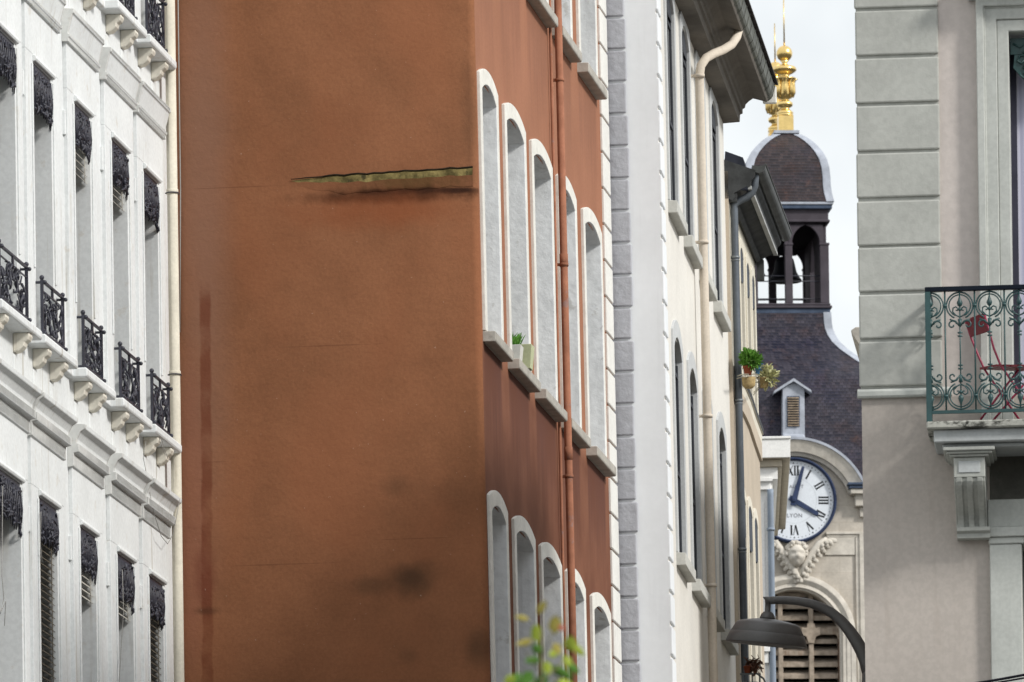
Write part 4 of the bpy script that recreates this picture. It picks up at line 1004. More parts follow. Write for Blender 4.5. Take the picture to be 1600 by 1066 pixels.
# ================================================================== right: green-grey and pink house with balcony
BF = Frame(1345, 533, 62, R(-5))
rb = thing('pink_house_with_green_quoins', 'pale pink house with grey-green quoins, iron balcony and tall window at the right', 'building', BF.O)
bs = lambda x, y, d=0: BF.pix(x, y, d)[0]
bz = lambda y, x=1450, d=0: BF.pix(x, y, d)[1]
GQ = M('grey_green_quoin_paint', (.44, .446, .415), var=.06, vs=2.5, bump=.55, bs=14, bd=.006, streak=.2, streak_col=(.33, .33, .30), spots=.3, spot_col=(.34, .34, .31), spot_s=9)
PINK = M('pale_pink_render', (.58, .525, .49), var=.04, vs=1.2, bump=.45, bs=12, bd=.006)
PINK2 = M('warm_grey_render', (.47, .425, .385), var=.05, vs=.9, bump=.25, bs=20, streak=.3, streak_col=(.36, .31, .27), spots=.12, spot_s=3)
TRIM = M('grey_green_stone_trim', (.50, .515, .485), var=.06, vs=3, bump=.2, bs=25, streak=.2)
def slabst(nt, tc, c, h):
    n = noise(nt, mapping(nt, tc, (7, 7, 16)), 1., 5, .65); return mix(nt, math_(nt, 'MULTIPLY', rng(nt, n, .46, .60), .9), c, (.03, .03, .026)), h
SLABM = M('weathered_balcony_stone', (.40, .40, .36), var=.15, vs=4, bump=.4, streak=.9, streak_col=(.08, .075, .065), spots=.95, spot_col=(.02, .02, .018), spot_s=4.5, custom=slabst)
SLABC = M('balcony_fascia_stone', (.43, .45, .45), var=.12, vs=3, bump=.3, streak=.5, streak_col=(.25, .22, .2))
s0 = bs(1345, 533)
so_l = bs(1580, 350, 0); so_r = so_l+1.15; zo_t = bz(50, 1590); zo_b = bz(657, 1590)
dr_l = bs(1598, 950); dr_r = dr_l+1.1; dr_t = bz(822, 1600)
zstr = bz(622, 1400)
RTOP = 15.1
mb = MB(BF.O)
mb.wall(BF, 0, 9, zstr, RTOP, [(so_l, so_r, zo_b, zo_t)]); 
lu = (bs(1546, 740), dr_r+.2, bz(783, 1570), bz(703, 1570))
mb.wall(BF, 0, 9, 0, zstr, [(dr_l, dr_r, 0, dr_t), lu], mi=1)
q = [(0, 0), (0, -12), (9, -12), (9, 0)]
mb.add([BF.P(s, d, z) for z in (0, RTOP) for s, d in q], [[0, 1, 5, 4], [1, 2, 6, 5], [2, 3, 7, 6], [4, 5, 6, 7]], 1)
mb.box(BF, .05, 8.95, -11.9, -.7, .1, RTOP-.1, 1)
mb.build('wall', [PINK, PINK2], rb)
mb = MB(BF.O)
ys = [14.5, 89, 163.5, 237.5, 311.5, 385, 457, 531.5, 606]
zs_ = [bz(y, 1400) for y in ys]; stp = (zs_[0]-zs_[-1])/8
for k in range(-19, 8):
    zt = zs_[k] if 0 <= k < 8 else zs_[0]-stp*k
    if zt-stp+.03 > RTOP: continue
    jr = random.Random(k); j = lambda: jr.uniform(-.004, .004)
    mb.box(BF, -.012+j(), bs(1469, 300)+j(), -.02, .03+j()*.5, zt-stp+.012+j(), zt-.012+j())
mb.build('quoin', GQ, rb, bev=.012, seg=2)
mb = MB(BF.O); mb.box(BF, -.004, bs(1468.5, 300), -.01, .008, bz(606.5, 1400), RTOP, 0); mb.build('quoin_bed', GQ, rb)
mb = MB(BF.O); mb.sprism(BF, [(0, zstr+.0), (.035, zstr), (.045, zstr+.015), (.045, zstr+.05), (.03, zstr+.06), (.0, zstr+.075)], -.03, bs(1488, 620)); mb.build('string_course', TRIM, rb, bev=.004)
mb = MB(BF.O); mb.sprism(BF, [(0, RTOP-.3), (.35, RTOP-.05), (.35, RTOP+.15), (-.2, RTOP+.2), (-.2, RTOP-.3)], -.3, 9); mb.build('eave', TRIM, rb)
# window with stepped surround
GLASSL = M('window_glass_over_lilac_curtain', (.36, .36, .47), var=.12, vs=3, rough=.25, bump=0)
def curtain(nt, tc, c, h):
    w = noise(nt, mapping(nt, tc, (14, 14, .15)), 1., 3); return mix(nt, rng(nt, w, .35, .65), (.42, .42, .55), (.66, .66, .76)), w
CURT = M('lilac_curtain', (.42, .42, .54), bump=.5, bs=10, bd=.02, custom=curtain, fine=0)
pn = MB(BF.O); pn.fprism(BF, rect(so_l, so_r, zo_b, zo_t), -.34, -.32); wn = pn.build('window', CURT, rb)
mb = MB(BF.O)
U = lambda e: rect(so_l-e, so_r+e, zo_b-.02, zo_t+e)
ex = lambda x: so_l-bs(x, 300)
e1, e2, e3 = ex(1561), ex(1541), ex(1529)
mb.surround(BF, U(e1), U(0), .035, -.01, -.319); mb.surround(BF, U(e2), U(e1+.0008), .05, -.01, 0); mb.surround(BF, U(e3), U(e2+.0008), .085, -.01, 0)
mb.surround(BF, U(e2+.012), U(e2-.012), .06, 0, .04)
mb.sprism(BF, [(0, zo_t+e3+.001), (.09, zo_t+e3+.001), (.10, zo_t+e3+.03), (.16, zo_t+e3+.07), (.24, zo_t+e3+.09), (.25, zo_t+e3+.16), (0, zo_t+e3+.2)], so_l-e3-.06, so_r+e3+.06)
mb.build('surround', TRIM, wn, bev=.006)
mb = MB(BF.O)
for q in (so_l+.02, (so_l+so_r)/2, so_r-.02): mb.box(BF, q-.025, q+.025, -.318, -.27, zo_b, zo_t-.02)
mb.build('sash', M('dark_sash_paint', (.05, .05, .07)), wn)
GREEN = M('dark_green_cast_iron', (.018, .06, .06), var=.25, vs=10, rough=.45, bump=.15, spec=.5)
mb = MB(BF.O); xl = so_l+.01
zt = zo_t-.03; hgt = bz(52, 1585)-bz(120, 1585)
mb.fprism(BF, [(xl, zt), (so_r-.01, zt), (so_r-.01, zt-.12), (xl, zt-.12)], -.10, -.085)
for k in range(4):
    c = xl+.14+k*.285
    mb.fprism(BF, [(c-.11, zt-.121), (c+.11, zt-.121), (c+.12, zt-.22), (c+.06, zt-.29), (c, zt-.325), (c-.06, zt-.29), (c-.12, zt-.22)], -.10, -.09)
    for r_, zc in ((.05, -.23), (.085, -.225)):
        mb.tube([BF.P(c+r_*math.cos(a), -.085, zt+zc+r_*math.sin(a)) for a in [math.pi*(-.15-.7*i/10)-0 for i in range(11)]], .009, 6)
    for sg in (-1, 1):
        mb.tube([BF.P(c+sg*x, -.083, zt+z) for x, z in ((.0, -.17), (.03, -.13), (.07, -.13), (.09, -.17), (.06, -.19), (.04, -.165))], .009, 6)
        mb.tube([BF.P(c+sg*x, -.083, zt+z) for x, z in ((.12, -.04), (.07, -.07), (.02, -.04), (.01, -.1), (.05, -.11))], .009, 6)
        mb.tube([BF.P(c+sg*x, -.083, zt+z) for x, z in ((0, -.2), (.035, -.19), (.045, -.22), (.0, -.265))], .008, 6)
mb.build('lambrequin', GREEN, wn)
# doorway below
mb = MB(BF.O); e_ = .001; mb.box(BF, lu[0], lu[1], -.36, -.34, lu[2], lu[3]); mb.loft([BF.P(a, -.34, z) for a, z in ((lu[0], lu[2]), (lu[1], lu[2]), (lu[1], lu[3]), (lu[0], lu[3]))], [BF.P(a, -.0, z) for a, z in ((lu[0], lu[2]), (lu[1], lu[2]), (lu[1], lu[3]), (lu[0], lu[3]))])
mb.build('overdoor_recess', M('shaded_stone', (.22, .215, .19), var=.3, vs=3, bump=.5, streak=.6), rb)  # recess cut and its stone darkened to give the shade under the balcony
mb = MB(BF.O); mb.fprism(BF, rect(dr_l, dr_r, 0, dr_t), -.42, -.4); dn = mb.build('doorway', PANE, rb)
mb = MB(BF.O)
zc0, zc1 = bz(850, 1570, .06), bz(824, 1570, .06)
for a, b in ((bs(1547.5, 950, .06), dr_l-.001), (dr_r+.001, dr_r+.24)):
    mb.box(BF, a, b, -.39, .06, 0, zc0); mb.box(BF, a-.005, b+.02, -.38, .075, zc0+.001, zc0+.05); mb.box(BF, a-.015, b+.05, -.38, .10, zc0+.051, zc1)
mb.box(BF, bs(1543, 800, .06), dr_r+.25, -.38, .055, zc1+.002, bz(780, 1570, .06))
mb.build('door_frame', TRIM, dn, bev=.006)
# balcony: slab, consoles, railing
DEP = .66
bl_l = bs(1447.5, 661, DEP); zs_t = bz(657, 1500, DEP); zs_m = bz(669, 1500, DEP); zs_b = bz(690.5, 1500, DEP-.05); BR = bl_l+3.2
mb = MB(BF.O)
mb.box(BF, bl_l, BR, .0, DEP, zs_m+.001, zs_t)
slb = mb.build('balcony', SLABM, rb, bev=.01)
mb = MB(BF.O); mb.box(BF, bl_l+.05, BR-.05, 0, DEP-.05, zs_b, zs_m)
mb.box(BF, bl_l+.11, BR-.11, 0, DEP-.13, zs_b-.03, zs_b-.001); mb.build('fascia', SLABC, slb, bev=.008)
CONS = M('console_stone', (.42, .43, .40), var=.08, vs=4, bump=.25, streak=.25)
cf = DEP-.15
cl, cr = bs(1490, 720, cf), bs(1539, 720, cf); zk0 = bz(707, 1515, cf); zk1 = bz(746, 1515, cf); zk2 = bz(825, 1515, .1); zk3 = bz(842, 1515, .1)
for off in (0, 2.35):
    mb = MB(BF.O); a, b = cl+off, cr+off
    for i, (e, y0, y1) in enumerate(((.075, 0, .03), (.055, .031, .05), (.03, .051, .07))):
        mb.box(BF, a-e, b+e, 0, cf+e, zs_b-.031-y1*.95, zs_b-.031-y0*.95)
    ztop = zs_b-.031-.068
    mb.box(BF, a, b, 0, cf, zk1, ztop)
    kk = mb.build('console', CONS, slb, bev=.006)
    mb = MB(BF.O); mb.fprism(BF, rect(a+.035, b-.035, zk1+.035, ztop-.03), cf+.0, cf+.008); mb.build('panel', SLABC, kk, bev=.003)
    mb = MB(BF.O); n = 12
    fp = lambda k: [(.12+(cf-.13-.0)*(math.cos(t*math.pi)*.5+.5)**1.15+k, zk1-.002-(zk1-zk2)*t) for t in [i/n for i in range(n+1)]]
    base = [(0, zk1-.002)] + fp(0) + [(0, zk2)]
    mb.sprism(BF, base, a+.002, b-.002)
    W_ = (b-a)/3
    for i in range(3):
        mb.sprism(BF, [(0.01, zk1-.004)] + fp(.022) + [(.01, zk2+.002)], a+W_*i+.018, a+W_*(i+1)-.018)
    mb.sprism(BF, [(0, zk2-.001), (.16, zk2-.001), (.165, zk2-.03), (.13, zk2-.045), (.13, zk3), (0, zk3)], a+.005, b+.02)
    mb.build('scroll', CONS, kk, bev=.003)
RAIL = M('blue_green_railing_paint', (.022, .066, .068), var=.15, vs=8, rough=.42, bump=.1, spec=.5); RAILD = M('black_handrail', (.010, .014, .022), rough=.4, bump=0)
dR = DEP-.05; rs = lambda x, y: BF.pix(x, y, dR)
pk = 62/FPX*.99
def railing():
    mb = MB(BF.O); x0 = rs(1457, 550)[0]-.03; zt = bz(452, 1520, dR); zb = bz(643, 1520, dR); zfl = zs_t
    top = MB(BF.O); top.box(BF, x0-.02, BR-.03, dR-.022, dR+.022, zt-.012, zt+.022); top.box(BF, x0-.02, x0+.02, .0, dR-.0221, zt-.012, zt+.022)
    mb.box(BF, x0-.02, x0+.02, dR-.02, dR+.02, zfl-.0, zt-.0125)
    mb.box(BF, x0+.021, BR-.05, dR-.012, dR+.012, zb-.012, zb+.012); mb.box(BF, x0-.01, x0+.01, 0, dR-.021, zb-.012, zb+.012)
    r = .0075
    def panel(P, w0, n, half=False):
        H = zt-zb; per = .2185; Rr = .098
        zu, zd = zt-.118, zb+.118
        for k in range(n):
            c = w0+per*(k+.5)
            # full-height stile between motifs
            mb.tube([P(c+per/2, zb), P(c+per/2, zt-.01)], r*.95, 6)
            for zz_ in (zu, zd): mb.tube([P(c+per/2-.014, zz_), P(c+per/2+.014, zz_)], .012, 6)
            mb.tube([P(c, zb), P(c, zt-.01)], r*.8, 6)
            for sgn, zc in ((1, zu), (-1, zd)):
                gap = .42
                for rad in (Rr, Rr-.018):
                    pts = [P(c+rad*math.sin(a), zc+sgn*rad*math.cos(a)) for a in [(-math.pi+gap)+(2*math.pi-2*gap)*i/26 for i in range(27)]]
                    mb.tube(pts, r*.85 if rad == Rr else r*.7, 6)
                # spear leaf
                mb.tube([P(c, zc+sgn*q) for q in (.075, .05, .02, .0, -.008)], [.004, .010, .022, .016, .006], 8)
                mb.ball(P(c, zc-sgn*.028), .014, 8)
                for sx in (-1, 1):
                    # heart scroll in the ring
                    mb.tube([P(c+sx*x, zc+sgn*z) for x, z in ((0, -.085), (.03, -.07), (.052, -.045), (.05, -.018), (.03, -.008), (.014, -.02), (.018, -.036), (.03, -.034))], r*.75, 6)
                    # S scrolls flanking the stile
                    ox = c+sx*per/2; zz0 = zc-sgn*.142
                    pts = [P(c, zc-sgn*.125)] + [P(ox-sx*.052+sx*(-.03)*0+.036*math.cos(a)*(1-.075*i)*1.0, zz0+sgn*.036*math.sin(a)*(1-.075*i)) for i, a in enumerate([(math.pi/2 + sx*(math.pi/2-.2) - sx*0) - sx*(-1)*0 + (-sx)*.62*i*(-1)*(-1) for i in range(11)])]
                    mb.tube(pts[1:], r*.8, 6)
                    mb.tube([P(c+sx*.006, zc-sgn*.15), P(c+sx*.03, zc-sgn*.115), P(c+sx*.075, zc-sgn*.10)], r*.8, 6)
                mb.tube([P(c, zc-sgn*.16), P(c, zc-sgn*.10)], [.006, .016], 8)
                for q in (.20, .225): mb.tube([P(c-.018, zc-sgn*q), P(c+.018, zc-sgn*q)], .007, 6)
        return
    panel(lambda s, z: BF.P(max(s, x0+.012), dR, z), rs(1477.5, 560)[0]-.2185, 13)
    panel(lambda s, z: BF.P(x0, s, z), dR-.03-.2185*2.5, 2)
    return mb, top
mb, top = railing()
rl_ = mb.build('railing', RAIL, slb); top.build('handrail', RAILD, rl_, bev=.004)

# folding chair on the balcony
RED = M('red_painted_metal', (.30, .016, .06), var=.12, vs=10, rough=.4, bump=.05, spec=.5); REDD = M('dark_red_panel', (.20, .012, .022), var=.1, rough=.4, bump=0, spec=.5)
fl = BF.P(bs(1560, 655, .3), .3, zs_t)
chair = thing('folding_chair', 'red folding bistro chair standing behind the green balcony railing', 'chair', fl)
def cq(x, y, d): s, z = BF.pix(x, y, d); return BF.P(s, d, max(z, zs_t+.008))
mb = MB(fl); A = [cq(1508, 500, .20), cq(1537, 489, .34), cq(1546, 518, .34), cq(1517, 527, .20)]; nn = (A[1]-A[0]).cross(A[3]-A[0]).normalized()*.006
mb.solid([p+nn for p in A], [p-nn for p in A]); mb.build('backrest', REDD, chair, bev=.003)
for pts in (((1509, 502, .2), (1517, 527, .20), (1527, 552, .2), (1538, 577, .21), (1562, 612, .24), (1594, 658, .27)), ((1538, 491, .34), (1546, 519, .34), (1553, 545, .34), (1563, 570, .35), (1588, 606, .38), (1622, 655, .42))):
    mb = MB(fl); mb.tube([cq(*p) for p in pts], .0085, 8); mb.build('back_leg', RED, chair)
for pts in (((1592, 577, .22), (1565, 612, .23), (1532, 656, .25)), ((1622, 574, .36), (1592, 610, .38), (1552, 657, .4))):
    mb = MB(fl); mb.tube([cq(*p) for p in pts], .0085, 8); mb.build('front_leg', RED, chair)
mb = MB(fl); c0, c1, c2, c3 = cq(1530, 576, .2), cq(1556, 571, .36), cq(1626, 572, .37), cq(1598, 579, .2)
for i in range(6):
    t0, t1 = i/6+.012, (i+1)/6-.02
    P_ = [c0.lerp(c3, t0), c0.lerp(c3, t1), c1.lerp(c2, t1), c1.lerp(c2, t0)]; up = Vector((0, 0, .008)); mb.solid([p+up for p in P_], [p-up for p in P_])
mb.build('seat', REDD, chair)

# building beyond, only the end of its eave in view
KF = Frame(1346, 540, 84, R(-5))
rear = thing('stone_house_behind', 'grey stone house whose eave end pokes out behind the pink house', 'building', KF.O)
mb = MB(rear.location); kz = lambda y: KF.pix(1346, y)[1]
mb.box(KF, .15, 6, -6, 0, 0, kz(512)-.02); mb.build('wall', CST2, rear)
mb = MB(rear.location); k = lambda l: [KF.pix(x, y, .1) for x, y in l]
mb.fprism(KF, k([(1329.5, 516), (1337, 511), (1400, 509), (1400, 548), (1345, 545), (1337, 532), (1331, 524)]), -5.9, .1); mb.build('eave', STONE, rear, bev=.01)

# ================================================================== street lamp
YL = 70.5; pl = 70.5/FPX
base = W(1357, 1066, YL); base.z = .12
lamp = thing('street_lamp', 'dark grey street lamp, curved arm and wide dish head, before the church', 'street lamp', base)
LG = M('dark_grey_lamp_metal', (.085, .083, .081), var=.08, vs=4, rough=.45, bump=.05, spec=.5)
mb = MB(base)
top_ = W(1356.5, 1036, YL)
mb.tube([base, Vector((base.x, YL, base.z+.9)), Vector((base.x, YL, base.z+.95)), W(1357, 1100, YL), top_], [.11, .105, .075, .058, .052], 16)
mb.build('pole', LG, lamp)
mb = MB(base); arm = [(1356.5, 1055, 9), (1352, 1032, 10), (1346, 1016, 10.5), (1337, 1000, 10), (1326, 984, 9.3), (1314, 970, 8.6), (1300, 958, 8), (1284, 949.5, 7.5), (1266, 943, 7), (1247, 939.5, 6.6), (1228, 938, 6.4), (1212, 938, 6.2), (1203, 938.5, 6)]
mb.tube([W(x, y, YL) for x, y, r in arm], [r*pl for x, y, r in arm], 16)
tip = [W(1203, 938.5, YL)+Vector((0, .0, 0))]
ra = 6*pl; c = W(1203, 938.5, YL); xa = Vector((-1, 0, 0))
A = [c+Vector((0, ra*math.cos(t), ra*math.sin(t))) for t in [2*math.pi*i/16 for i in range(16)]]
B = [p+xa*(.006+ (p.z-c.z+ra)*.85) for p in A]
mb.loft(A, B, 0, True); mb.add(B, [list(range(16))])
mb.tube([W(1352, 1030, YL), W(1362, 1014, YL), W(1382, 1004, YL), W(1400, 1002, YL)], [.05, .05, .04, .035], 12)
mb.build('arm', LG, lamp, bev=0)
mb = MB(base); tl = Matrix.Rotation(R(6.2), 3, 'Y') @ Matrix.Rotation(R(5), 3, 'X'); hc_ = W(1197.5, 1006, YL)
mb.lathe(hc_, [(r*pl, z*pl) for r, z in ((58, -2), (63.5, -1), (64, 0), (60.6, 10), (58.2, 15.8), (57.5, 16), (57.5, 16.6), (54, 23), (50.5, 29.5), (47.5, 32), (43, 33.5), (30, 36.2), (16, 38.4), (0, 39.2))], 48, mat=tl)
hd = mb.build('lamp_shade', LG, lamp)
mb = MB(base); mb.lathe(hc_, [(57*pl, -2.2*pl), (50*pl, -1.0*pl), (30*pl, 3*pl), (0, 4*pl)], 32, mat=tl); mb.build('reflector', M('lamp_underside', (.008, .008, .009), rough=.5, bump=0), hd)
mb = MB(base); mb.lathe(hc_, [(12.5*pl, 38*pl), (12*pl, 41*pl), (10*pl, 46*pl), (7*pl, 49.5*pl), (4.5*pl, 50*pl), (4.4*pl, 64*pl), (5*pl, 64.2*pl), (5*pl, 69*pl)], 20, mat=Matrix.Rotation(R(3), 3, 'Y')); mb.build('hanger', LG, lamp)

# ================================================================== flower pots and planters
TERRA = M('terracotta', (.26, .075, .04), var=.15, vs=8, bump=.2); BASK = M('straw_basket', (.40, .30, .15), var=.3, vs=12, bump=.7, bs=40)
GLEAF = M('bright_green_leaf', (.15, .33, .06), var=.4, vs=14, rough=.6, bump=0); PLEAF = M('pale_cream_leaf', (.52, .52, .30), var=.35, vs=14, rough=.6, bump=0)
BLUEP = M('blue_plastic', (.10, .25, .45), var=.2, vs=10, rough=.4, bump=0); DRY = M('dry_brown_stem', (.17, .09, .065), var=.35, vs=12, bump=0)
WPOT = M('white_pot', (.62, .62, .58), var=.05, bump=.1); CPOT = M('pale_green_pot', (.50, .53, .34), var=.05, bump=.1); BLADE = M('fresh_grass_blade', (.12, .30, .05), var=.3, vs=20, bump=0)
def leaf(mb, p, dirv, l, w, rd, mi=0, side=None):
    d = dirv.normalized(); s = d.cross(side or Vector((rd.uniform(-.5, .5), rd.uniform(-.5, .5), 1))).normalized(); u = s.cross(d)*.15*l
    P_ = [p, p+d*l*.35+s*w/2+u*.6, p+d*l*.75+s*w*.36+u*.4, p+d*l-u*.4, p+d*l*.75-s*w*.36+u*.4, p+d*l*.35-s*w/2+u*.6, p+d*l*.4-u*.4, p+d*l*.75-u*.2]
    mb.add(P_, [[0, 6, 1], [1, 6, 7, 2], [2, 7, 3], [3, 7, 4], [4, 7, 6, 5], [5, 6, 0]], mi, True)
def bush(mb, c, rx, rz, n, l, w, seed, mi=0, mis=None):
    rd = random.Random(seed)
    for i in range(n):
        v = Vector((rd.gauss(0, 1), rd.gauss(0, 1), rd.gauss(0, 1))).normalized()*rd.random()**.4
        p = c+Vector((v.x*rx, v.y*rx, v.z*rz)); leaf(mb, p, v+Vector((rd.uniform(-.6, .6), rd.uniform(-.6, .6), rd.uniform(-.2, .7))), l*rd.uniform(.6, 1.3), w*rd.uniform(.6, 1.2), rd, mi if mis is None else rd.choice(mis))
# pots on the rust house's second sill
zsl = SZ['A']-.008
def potbox(name, label, s, w, h, mat, d=.02):
    p = RF.P(s, d, zsl); t = thing(name, label, 'flower pot', p)
    mb = MB(p)
    q = [(-w, -w), (w, -w), (w, w), (-w, w)]
    a = [RF.P(s+x*.8, d+y*.8, zsl) for x, y in q]; b = [RF.P(s+x, d+y, zsl+h) for x, y in q]; c = [RF.P(s+x*.86, d+y*.86, zsl+h) for x, y in q]; e = [RF.P(s+x*.8, d+y*.8, zsl+h-.05) for x, y in q]
    mb.loft(a, b); mb.loft(b, c); mb.loft(c, e); mb.add(a, [[0, 1, 2, 3]]); mb.add(e, [[0, 1, 2, 3]])
    mb.build('pot', mat, t, bev=.004); return t, p
t, p = potbox('flower_pot', 'white flower pot with a tuft of grass on the second sill of the rust house', 2.02, .085, .17, WPOT, .0)
mb = MB(p); rd = random.Random(2)
for i in range(60):
    a = rd.uniform(0, 6.28); v = Vector((math.cos(a)*.5, math.sin(a)*.5, 1.1)); leaf(mb, p+Vector((rd.uniform(-.04, .04), rd.uniform(-.05, .05), .12)), v+Vector((rd.uniform(-.3, .3),)*3), rd.uniform(.09, .2), .012, rd)
mb.build('grass_tuft', BLADE, t)
t, p = potbox('flower_pot', 'empty pale green square pot on the second sill of the rust house', 2.30, .095, .215, CPOT, .05)
# planter on the string cornice of the cream house
s, d, z = 3.15, .13, 0
zc = DF.pixs(1175, 600, 1.95)[1]
SH = 2.0
p0 = DF.P(SH, .16, DF.pix(1178, 600, .16)[1])
def dpt(x, y, d=.17): s, z = DF.pix(x, y, d); return DF.P(s, d, z)
def ledge_plant(name, label, x0, x1, yt, yb, mat, build):
    p = dpt((x0+x1)/2, yb); t = thing(name, label, 'potted plant', p, )
    k = p.y/FPX; mb = MB(p); r = (x1-x0)/2*k; h = (yb-yt)*k
    mb.lathe(p, [(r*.72, 0), (r*.95, h*.8), (r*1.06, h*.8), (r*1.06, h), (r*.9, h), (r*.85, h*.85), (0, h*.84)], 16); mb.build('pot', mat, t)
    mb = MB(p); build(mb, p, k, h); return t, mb
t, mb = ledge_plant('potted_plant', 'terracotta pot of bright green fern on the ledge of the cream house', 1161, 1176, 572, 586, TERRA, lambda mb, p, k, h: (bush(mb, p+Vector((5*k, 0, h+9*k)), 14*k, 11*k, 900, .055, .016, 4), bush(mb, p+Vector((-3*k, 0, h+17*k)), 6*k, 7*k, 200, .055, .016, 5)))
mb.build('foliage', GLEAF, t)
t, mb = ledge_plant('potted_plant', 'straw basket of pale trailing leaves hanging beside the green fern', 1184, 1202, 590, 606, BASK, lambda mb, p, k, h: bush(mb, p+Vector((.05, 0, h+1*k)), 13*k, 14*k, 260, .07, .035, 6))
mb.build('foliage', PLEAF, t)
t, mb = ledge_plant('plastic_pot', 'small blue plastic pot wedged between the fern and the straw basket', 1180, 1188, 575, 585, BLUEP, lambda mb, p, k, h: bush(mb, p+Vector((0, 0, h)), 5*k, 4*k, 40, .05, .018, 8))
t['category'] = 'pot'; mb.build('foliage', BLUEP, t)
shelf = thing('plant_shelf', 'rusty wire shelf carrying the flower pots above the curved cornice', 'plant shelf', dpt(1170, 612))
mb = MB(shelf.location); k = shelf.location.y/FPX
a = dpt(1160, 587); b = dpt(1183, 587)
for dy in (-.09, .09):
    o = Vector((0, dy, 0)); mb.tube([a+o+Vector((-.06, 0, -.02)), a+o, b+o, dpt(1186, 592)+o, dpt(1187, 604)+o, dpt(1178, 615)+o], .006, 6)
mb.build('wire_frame', M('dull_wire', (.30, .28, .22), var=.2, vs=9), shelf)
mb = MB(shelf.location); mb.lathe(dpt(1170, 607), [(6*k, 0), (10*k, 4*k), (11*k, 17*k), (10*k, 17*k), (9*k, 8*k), (0, 5*k)], 14); mb.build('basket', BASK, shelf)
# lower planter with dry stems
t, mb = ledge_plant('potted_plant', 'window planter of dry reddish stems behind the street lamp dish', 1162, 1174, 1041, 1052, TERRA, lambda mb, p, k, h: None)
rd = random.Random(9); p = t.location; k = p.y/FPX
for i in range(46):
    a = Vector((rd.uniform(-.3, 1.3), rd.uniform(-.6, .6), rd.uniform(-.5, 1.1))).normalized(); l = rd.uniform(9, 24)*k
    q = p+Vector((.02, 0, h_ if False else 8*k)); mb.tube([q, q+a*l*.6+Vector((0, 0, .02)), q+a*l], .004, 4)
    for j in range(4): leaf(mb, q+a*l*rd.uniform(.5, 1), Vector((rd.uniform(-1, 1), rd.uniform(-1, 1), rd.uniform(-1, 1))), .045, .025, rd)
mb.build('stems', DRY, t)
mb = MB(p); 
for dz in (0, -14*k):
    mb.tube([p+Vector((-.08, 0, dz-.01)), p+Vector((.10, -.03, dz-.01)), p+Vector((.17, 0, dz-.06)), p+Vector((.20, .05, dz-.12))], .011, 6)
for x in (-.05, .05, .13): mb.tube([p+Vector((x, 0, -.01)), p+Vector((x, 0, -.25))], .008, 6)
mb.build('planter_frame', ZINC, t)

# ================================================================== overhead cable
e0_, e1_ = BF.P(bs(1395, 1093), .0, bz(1093, 1395)), BF.P(bs(1900, 985), .0, bz(985, 1900))
cab = MB((e0_+e1_)/2)
pts = []
for i in range(13):
    t = i/12; p = e0_.lerp(e1_, t); p = p+BF.n*(.25*math.sin(math.pi*min(1, t*6)/2) if t < .1 else .25)-Vector((0, 0, .06*math.sin(math.pi*t))); pts.append(p)
pts[-1] = e1_
cab.tube(pts, .010, 8); cab.tube([p+Vector((0, 0, -.022))+BF.n*.01*math.sin(i*2.2) for i, p in enumerate(pts)], .007, 6)
tag(cab.build('overhead_cable', M('black_cable', (.012, .013, .018), rough=.5, bump=0)), 'black twin cable slung across the lower right wall', 'cable')

# ================================================================== young tree close to the camera
YT = 20.; kt = YT/FPX
tb = W(848, 1066, YT); tb.z = 0.1
tree = thing('young_tree', 'blurred young tree tip with green, yellow and reddish leaves in the foreground', 'tree', tb)
BARK = M('young_bark', (.16, .15, .07), var=.3, vs=14, bump=.4)
mb = MB(tb); tp = W(845, 985, YT)
trunk = [tb, Vector((tb.x+.03, YT, 1.2)), Vector((tb.x-.02, YT+.03, 2.6)), W(850, 1130, YT), W(846, 1060, YT), tp]
mb.tube(trunk, [.03, .025, .016, .006, .0035, .002], 8)
rd = random.Random(12); twigs = []
for i in range(26):
    z = rd.uniform(1.6, 3.55); a = rd.uniform(0, 6.28); l = .75*(1-(z-1.6)/2.4)+.12
    b0 = Vector((tb.x, YT, z)); b1 = b0+Vector((math.cos(a)*l, math.sin(a)*l, l*.55)); mb.tube([b0, b0.lerp(b1, .5)+Vector((0, 0, -.03)), b1], [.009, .006, .003], 5); twigs.append((b0, b1))
for x, y in ((812, 1062), (885, 1030), (880, 1055), (822, 1020), (862, 990), (800, 1078), (868, 1062)):
    b1 = W(x, y, YT+rd.uniform(-.15, .15)); b0 = W(848, y+35, YT); mb.tube([b0, b1], [.0022, .0015], 5)
mb.build('trunk', BARK, tree)
LG_ = [M('mid_green_leaf', (.085, .19, .035), var=.3, vs=20, rough=.55, bump=0), M('yellow_green_leaf', (.34, .42, .06), var=.2, vs=20, rough=.55, bump=0), M('amber_leaf', (.36, .31, .08), var=.2, vs=20, rough=.55, bump=0), M('reddish_leaf', (.38, .13, .09), var=.2, vs=20, rough=.55, bump=0), M('dark_green_leaf', (.045, .12, .03), var=.3, vs=20, rough=.55, bump=0)]
mb = MB(tb)
